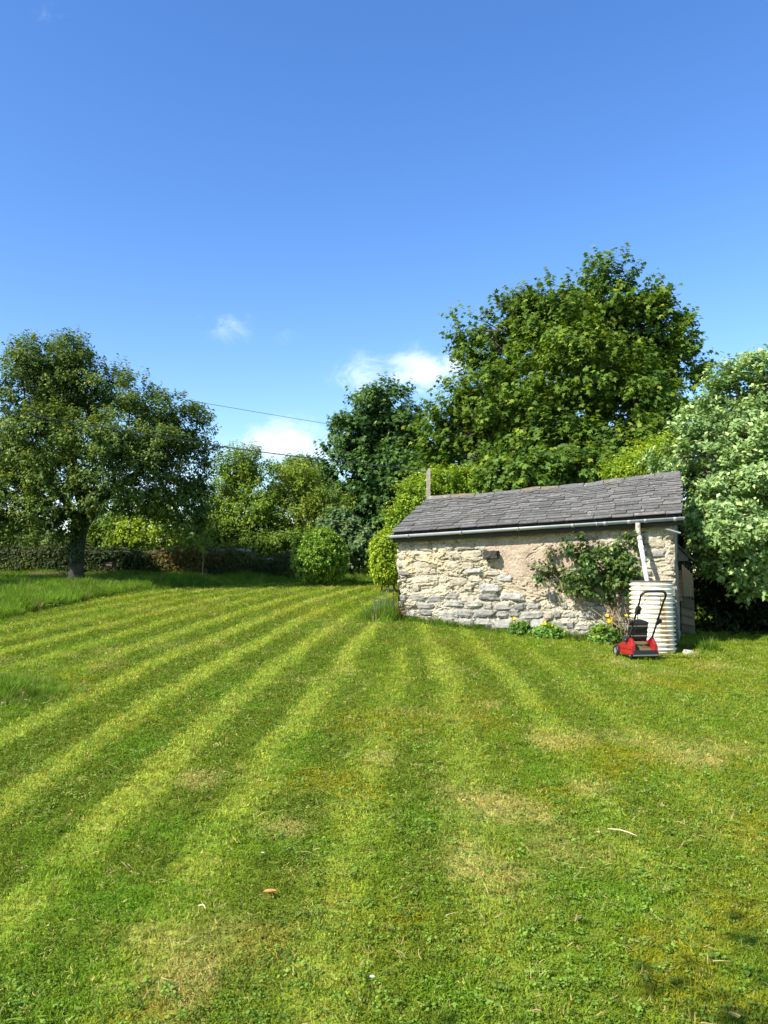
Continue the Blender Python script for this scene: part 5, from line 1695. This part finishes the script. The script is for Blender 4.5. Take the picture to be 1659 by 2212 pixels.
def poppy_clump(px, py, d, rad, hgt, flowers, label, seed):
    c_ = on_wall(px, py, d); c_.z = gz(c_.x, c_.y)
    root = empty('yellow_poppy', c_)
    tag(root, label, 'poppy plant', 'yellow poppies along the wall foot')
    bl = [(c_ + Vector((0, 0, hgt * .5)), Vector((rad, rad * .7, hgt * .55)))]
    crown('foliage', root, bl, n_spray=int(420 * rad / .2), per=5, L=.05, W=.035, tmpl=LEAF_MAPLE, cA=(.06, .12, .02), cB=(.12, .21, .035), cTip=(.18, .27, .05), shell=.3, twig=.08, gap=.15, seed=seed, freq=4, flat=.6, droop=.2)
    r = random.Random(seed)
    for (fx, fy) in flowers:
        f = on_wall(fx, fy, d + r.uniform(.06, .14))
        mb = MB(True); b0 = c_ + Vector((r.uniform(-.4, .4) * rad, r.uniform(-.3, .3) * rad, .05))
        mb.tube([b0, b0.lerp(f, .5) + Vector((r.uniform(-.02, .02), 0, .03)), f], .0028, 5)
        st = mb.build('stem', bpy.data.materials.get('poppy_stem') or plain('poppy_stem', (.10, .17, .03), .7), root)
        ax_ = Vector((r.uniform(-.8, .4), r.uniform(-1, -.3), r.uniform(.2, .9))).normalized()
        mb = MB(True)
        u_ = ax_.orthogonal().normalized(); w_ = ax_.cross(u_)
        s = r.uniform(.028, .038)
        for k in range(4):
            a0 = k * math.pi / 2 + r.uniform(-.2, .2)
            row = []
            for (rr, h_, sp_) in ((.15, 0, .5), (.7, .28, .85), (1.0, .55, .6)):
                for q in (-1, 0, 1):
                    a = a0 + q * sp_ * .8
                    row.append(f + (u_ * math.cos(a) + w_ * math.sin(a)) * rr * s + ax_ * (h_ + .06 * (q == 0)) * s)
            mb.add(row, [(0, 1, 4, 3), (1, 2, 5, 4), (3, 4, 7, 6), (4, 5, 8, 7)])
        mb.build('flower', M_PETAL_Y, root, True)
    return root


def z3(zx, zy): return ((2350 + zx / 3.858) * .5486, (2220 + zy / 3.858) * .5486)
poppy_clump(1122, 1385, .14, .13, .18, [(1111, 1336), (1114, 1345)], 'leafy poppy plant with a single tall yellow flower by the pale wall foot', 111)
poppy_clump(1186, 1388, .16, .19, .17, [(1169, 1352), (1174, 1358), (1190, 1350), (1176, 1347)], 'bushy poppy plant with three yellow flowers below the corbel wall', 112)
poppy_clump(1308, 1394, .20, .22, .26, [z3(150, 795), z3(165, 870), z3(215, 845), z3(222, 885), z3(218, 920), z3(443, 795), z3(20, 1000), z3(70, 990), z3(5, 1080), z3(-40, 1090)],
            'large poppy plant with many yellow flowers beside the red mower', 113)

# bluish leaf clump, netting and stick at the shed's left corner
cl = WL - E * .22 + NRM * .06; cl.z = gz(cl.x, cl.y)
iris = empty('iris_clump', cl)
tag(iris, 'bluish sword leaved clump at the left corner of the shed', 'plant')
r = random.Random(6)
mb = MB(True)
for k in range(46):
    b0 = cl + Vector((r.gauss(0, .16), r.gauss(0, .14), -.02)); h = r.uniform(.25, .48); dx = r.uniform(-.10, .10); w = r.uniform(.007, .014)
    a = r.uniform(0, 3.14); sd = Vector((math.cos(a) * w, math.sin(a) * w, 0))
    t1_ = b0 + Vector((dx * .4, r.uniform(-.03, .03), h * .6)); t2_ = b0 + Vector((dx, r.uniform(-.08, .05), h))
    mb.add([b0 - sd, b0 + sd, t1_ + sd * .8, t1_ - sd * .8, t2_], [(0, 1, 2, 3), (3, 2, 4)])
mb.build('leaves', leaf_mat('iris_leaf', fixed=(.055, .115, .055), trans=.3), iris)
stk = empty('garden_stick', cl + E * .16)
tag(stk, 'thin dark stick leaning beside the shed corner clump', 'stick')
mb = MB(True); q0 = WL - E * .06 + NRM * .08; q0.z = gz(q0.x, q0.y) - .03
mb.tube([q0, q0 + Vector((.0, 0, .62))], [.011, .008], 6); mb.build('shaft', M_DARKWOOD, stk)
mb = MB(True); q1 = q0 - E * .05; mb.tube([q1, q1 + Vector((-.05, .02, .42))], [.006, .004], 6); mb.build('side_shoot', M_DARKWOOD, stk)
net = empty('netting_guard', cl + NRM * .1)
tag(net, 'rolled green netting standing in the long grass by the shed corner', 'netting')
mb = MB(True)
nc = cl - E * .12
for k in range(10):
    a = k / 9 * 3.6 + .3
    b0 = nc + Vector((math.cos(a) * .12, math.sin(a) * .10, 0)); b0.z = gz(b0.x, b0.y)
    mb.tube([b0, b0 + Vector((.01, 0, .50 - .02 * k))], .0035, 4, False)
mb.build('uprights', M_TEAL, net)
mb = MB(True)
for j in range(8):
    z_ = .04 + j * .055
    pts = []
    for k in range(10):
        a = k / 9 * 3.6 + .3; b0 = nc + Vector((math.cos(a) * .12, math.sin(a) * .10, 0)); b0.z = gz(b0.x, b0.y) + z_; pts.append(b0)
    mb.tube(pts, .003, 4, False)
mb.build('rings', M_TEAL, net)

# moss cushion on the shed's left foot
r = np.random.default_rng(19); n_ = 1500
mu = np.abs(r.normal(0, .14, n_)) + .0; mv = np.abs(r.normal(0, .16, n_))
mu = mu * np.clip(1 - mv * .6, .3, 1)
mpos = np.array([wall_pt(a, base_z(0) + b, .07 + q)[:] for a, b, q in zip(mu, mv, r.uniform(0, .05, n_))])
mm = leaves_mesh('moss_cushion', mpos, norm(r.normal(size=(n_, 3)) + np.array([0, 0, .6])), norm(r.normal(size=(n_, 3)) + np.array(NRM[:]) * 1.5), r.uniform(.012, .03, n_), r.uniform(.010, .02, n_), LEAF_OVAL, np.array([.13, .105, .018]) * r.uniform(.5, 1.5, (n_, 1)))
mo = link('moss', mm, M_LEAF, shed); mo['kind'] = 'stuff'

# ------------------------------------------------------------------ overhead cables


def cable(name, label, pts, rad, sag):
    mb = MB(True)
    out = []
    for i in range(len(pts) - 1):
        a, b = pts[i], pts[i + 1]
        for k in range(16):
            t = k / 16; q = a.lerp(b, t); q.z -= 4 * sag * t * (1 - t); out.append(q)
    out.append(pts[-1])
    mb.tube(out, rad, 5)
    o = mb.build(name, M_WIRE, None, True)
    return tag(o, label, 'cable', 'overhead cables')


pa = Vector((ptop.x - .15, ptop.y, tz - .035))
cable('overhead_cable', 'lower twisted cable running from the wooden pole past the fruit tree', [P(-500, 800, 13.0), P(495, 967, 15.6), pa], .0105, .02)
cable('overhead_cable', 'upper thin cable vanishing into the second sycamore', [P(-400, 720, 27.0), P(715, 917, 31.5), P(800, 928, 32)], .009, .05)

# ------------------------------------------------------------------ small things on the lawn
lf = G(582, 1944)
leaf = empty('fallen_leaf', lf + Vector((0, 0, .018)), .2); leaf.scale = (.58,) * 3; tag(leaf, 'curled orange dead leaf lying on the mown lawn', 'leaf')
mb = MB(); ring = []
vs_, fs_ = [], []
for i in range(9):
    t = i / 8
    w = .026 * math.sin(math.pi * min(1, t * .92 + .06)) ** .7
    for q in (-1, -.5, 0, .5, 1):
        vs_.append((-.05 + .10 * t, q * w + .004 * math.sin(9 * t), .016 + .016 * q * q + .010 * math.sin(3 * t)))
for i in range(8):
    for q in range(4):
        a = i * 5 + q; fs_.append((a, a + 1, a + 6, a + 5))
mb.add(vs_, fs_)
bl_ = mb.build('blade', leaf_mat('dead_leaf', fixed=(.62, .30, .10), trans=.25, tcol=(1, .8, .5)), leaf, True)
mb = MB(); mb.tube([(-.05, 0, .016), (-.075, .006, .012)], .0018, 5); mb.build('stalk', M_CANE, leaf)
for (px, py, ln_, an, lab) in ((437, 1978, .05, -.6, 'short pale broken twig lying near the orange dead leaf'), (1345, 1812, .17, -.75, 'long curved pale straw stalk lying on the darker grass'), (1252, 2003, .07, .8, 'pale twig fragment lying near the lush tufts')):
    q = G(px, py); tw_ = empty('dry_twig', q + Vector((0, 0, .03)), an); tag(tw_, lab, 'twig')
    mb = MB(); mb.tube([(-ln_ / 2, 0, .004), (-ln_ * .1, .006, .012), (ln_ * .2, .003, .010), (ln_ / 2, -.006, .006)], [.003, .004, .0035, .002], 6); mb.build('shaft', M_CANE if 'twig' in lab and 'frag' in lab else plain('straw_twig', (.52, .40, .22), .8) if 'straw_twig' not in bpy.data.materials else bpy.data.materials['straw_twig'], tw_, True)
# pale stones by the tank
for (px, py, s, lab) in ((1487, 1412, .12, 'larger pale stone lying in grass at the right foot of the shed'), (1500, 1416, .07, 'small flat brownish stone beside the larger pale one')):
    q = P(px, py, 11.75); q.z = gz(q.x, q.y)
    me = stone_shape(700 + px)
    o = link('loose_stone', me, None, None); o.color = (.50, .47, .40, 1) if s > .1 else (.25, .19, .13, 1)
    o.matrix_basis = Matrix.Translation(q + Vector((0, 0, .0))) @ Matrix.Rotation(-1.35, 4, 'X') @ Matrix.Diagonal((s * 1.5, s * .55, s, 1))
    tag(o, lab, 'stone')

# daisies, little white dots
def daisy(q, s, root_label):
    o = empty('daisy', q); tag(o, root_label, 'daisy', 'white daisies in the grass')
    mb = MB()
    for k in range(9):
        a = k * 2 * math.pi / 9; c_, s2 = math.cos(a), math.sin(a)
        mb.add([(c_ * .2 * s - s2 * .1 * s, s2 * .2 * s + c_ * .1 * s, 0), (c_ * .2 * s + s2 * .1 * s, s2 * .2 * s - c_ * .1 * s, 0), (c_ * s + s2 * .2 * s, s2 * s - c_ * .2 * s, .12 * s), (c_ * s - s2 * .2 * s, s2 * s + c_ * .2 * s, .12 * s)], [(0, 1, 2, 3)])
    mb.build('petals', M_PETAL_W, o)
    mb = MB(); mb.lathe([(.32 * s, .0), (.25 * s, .12 * s), (.01 * s, .2 * s)], 8); mb.build('centre', M_PETAL_Y, o, True)
    mb = MB(); mb.tube([(0, 0, -.09), (.002, 0, 0)], .0015, 4); mb.build('stem', bpy.data.materials['poppy_stem'], o)
R9 = random.Random(21)
for k in range(26):
    px, py = R9.choice([(108, 1300), (112, 1313), (5, 1330), (118, 1322), (40, 1310), (360, 1277)]); px += R9.gauss(0, 16); py += R9.gauss(0, 5)
    q = G(px, py); q.z += .14
    daisy(q, .022, 'tiny white daisy in the long grass of the left bank')
for k in range(9):
    px, py = 40 + R9.gauss(0, 34), 1510 + R9.gauss(0, 28)
    q = G(px, py); q.z += .085
    daisy(q, .012, 'tiny white daisy in the uncut tuft at the lawn edge')
for (px, py) in ((1465, 3886), (1033, 3386), (1827, 3174), (2356, 3303)):
    q = G(px * .5486, py * .5486); q.z += .035
    daisy(q, .010, 'single white daisy open in the short mown lawn')
print('stones', len(stones), 'wall stones', cnt)
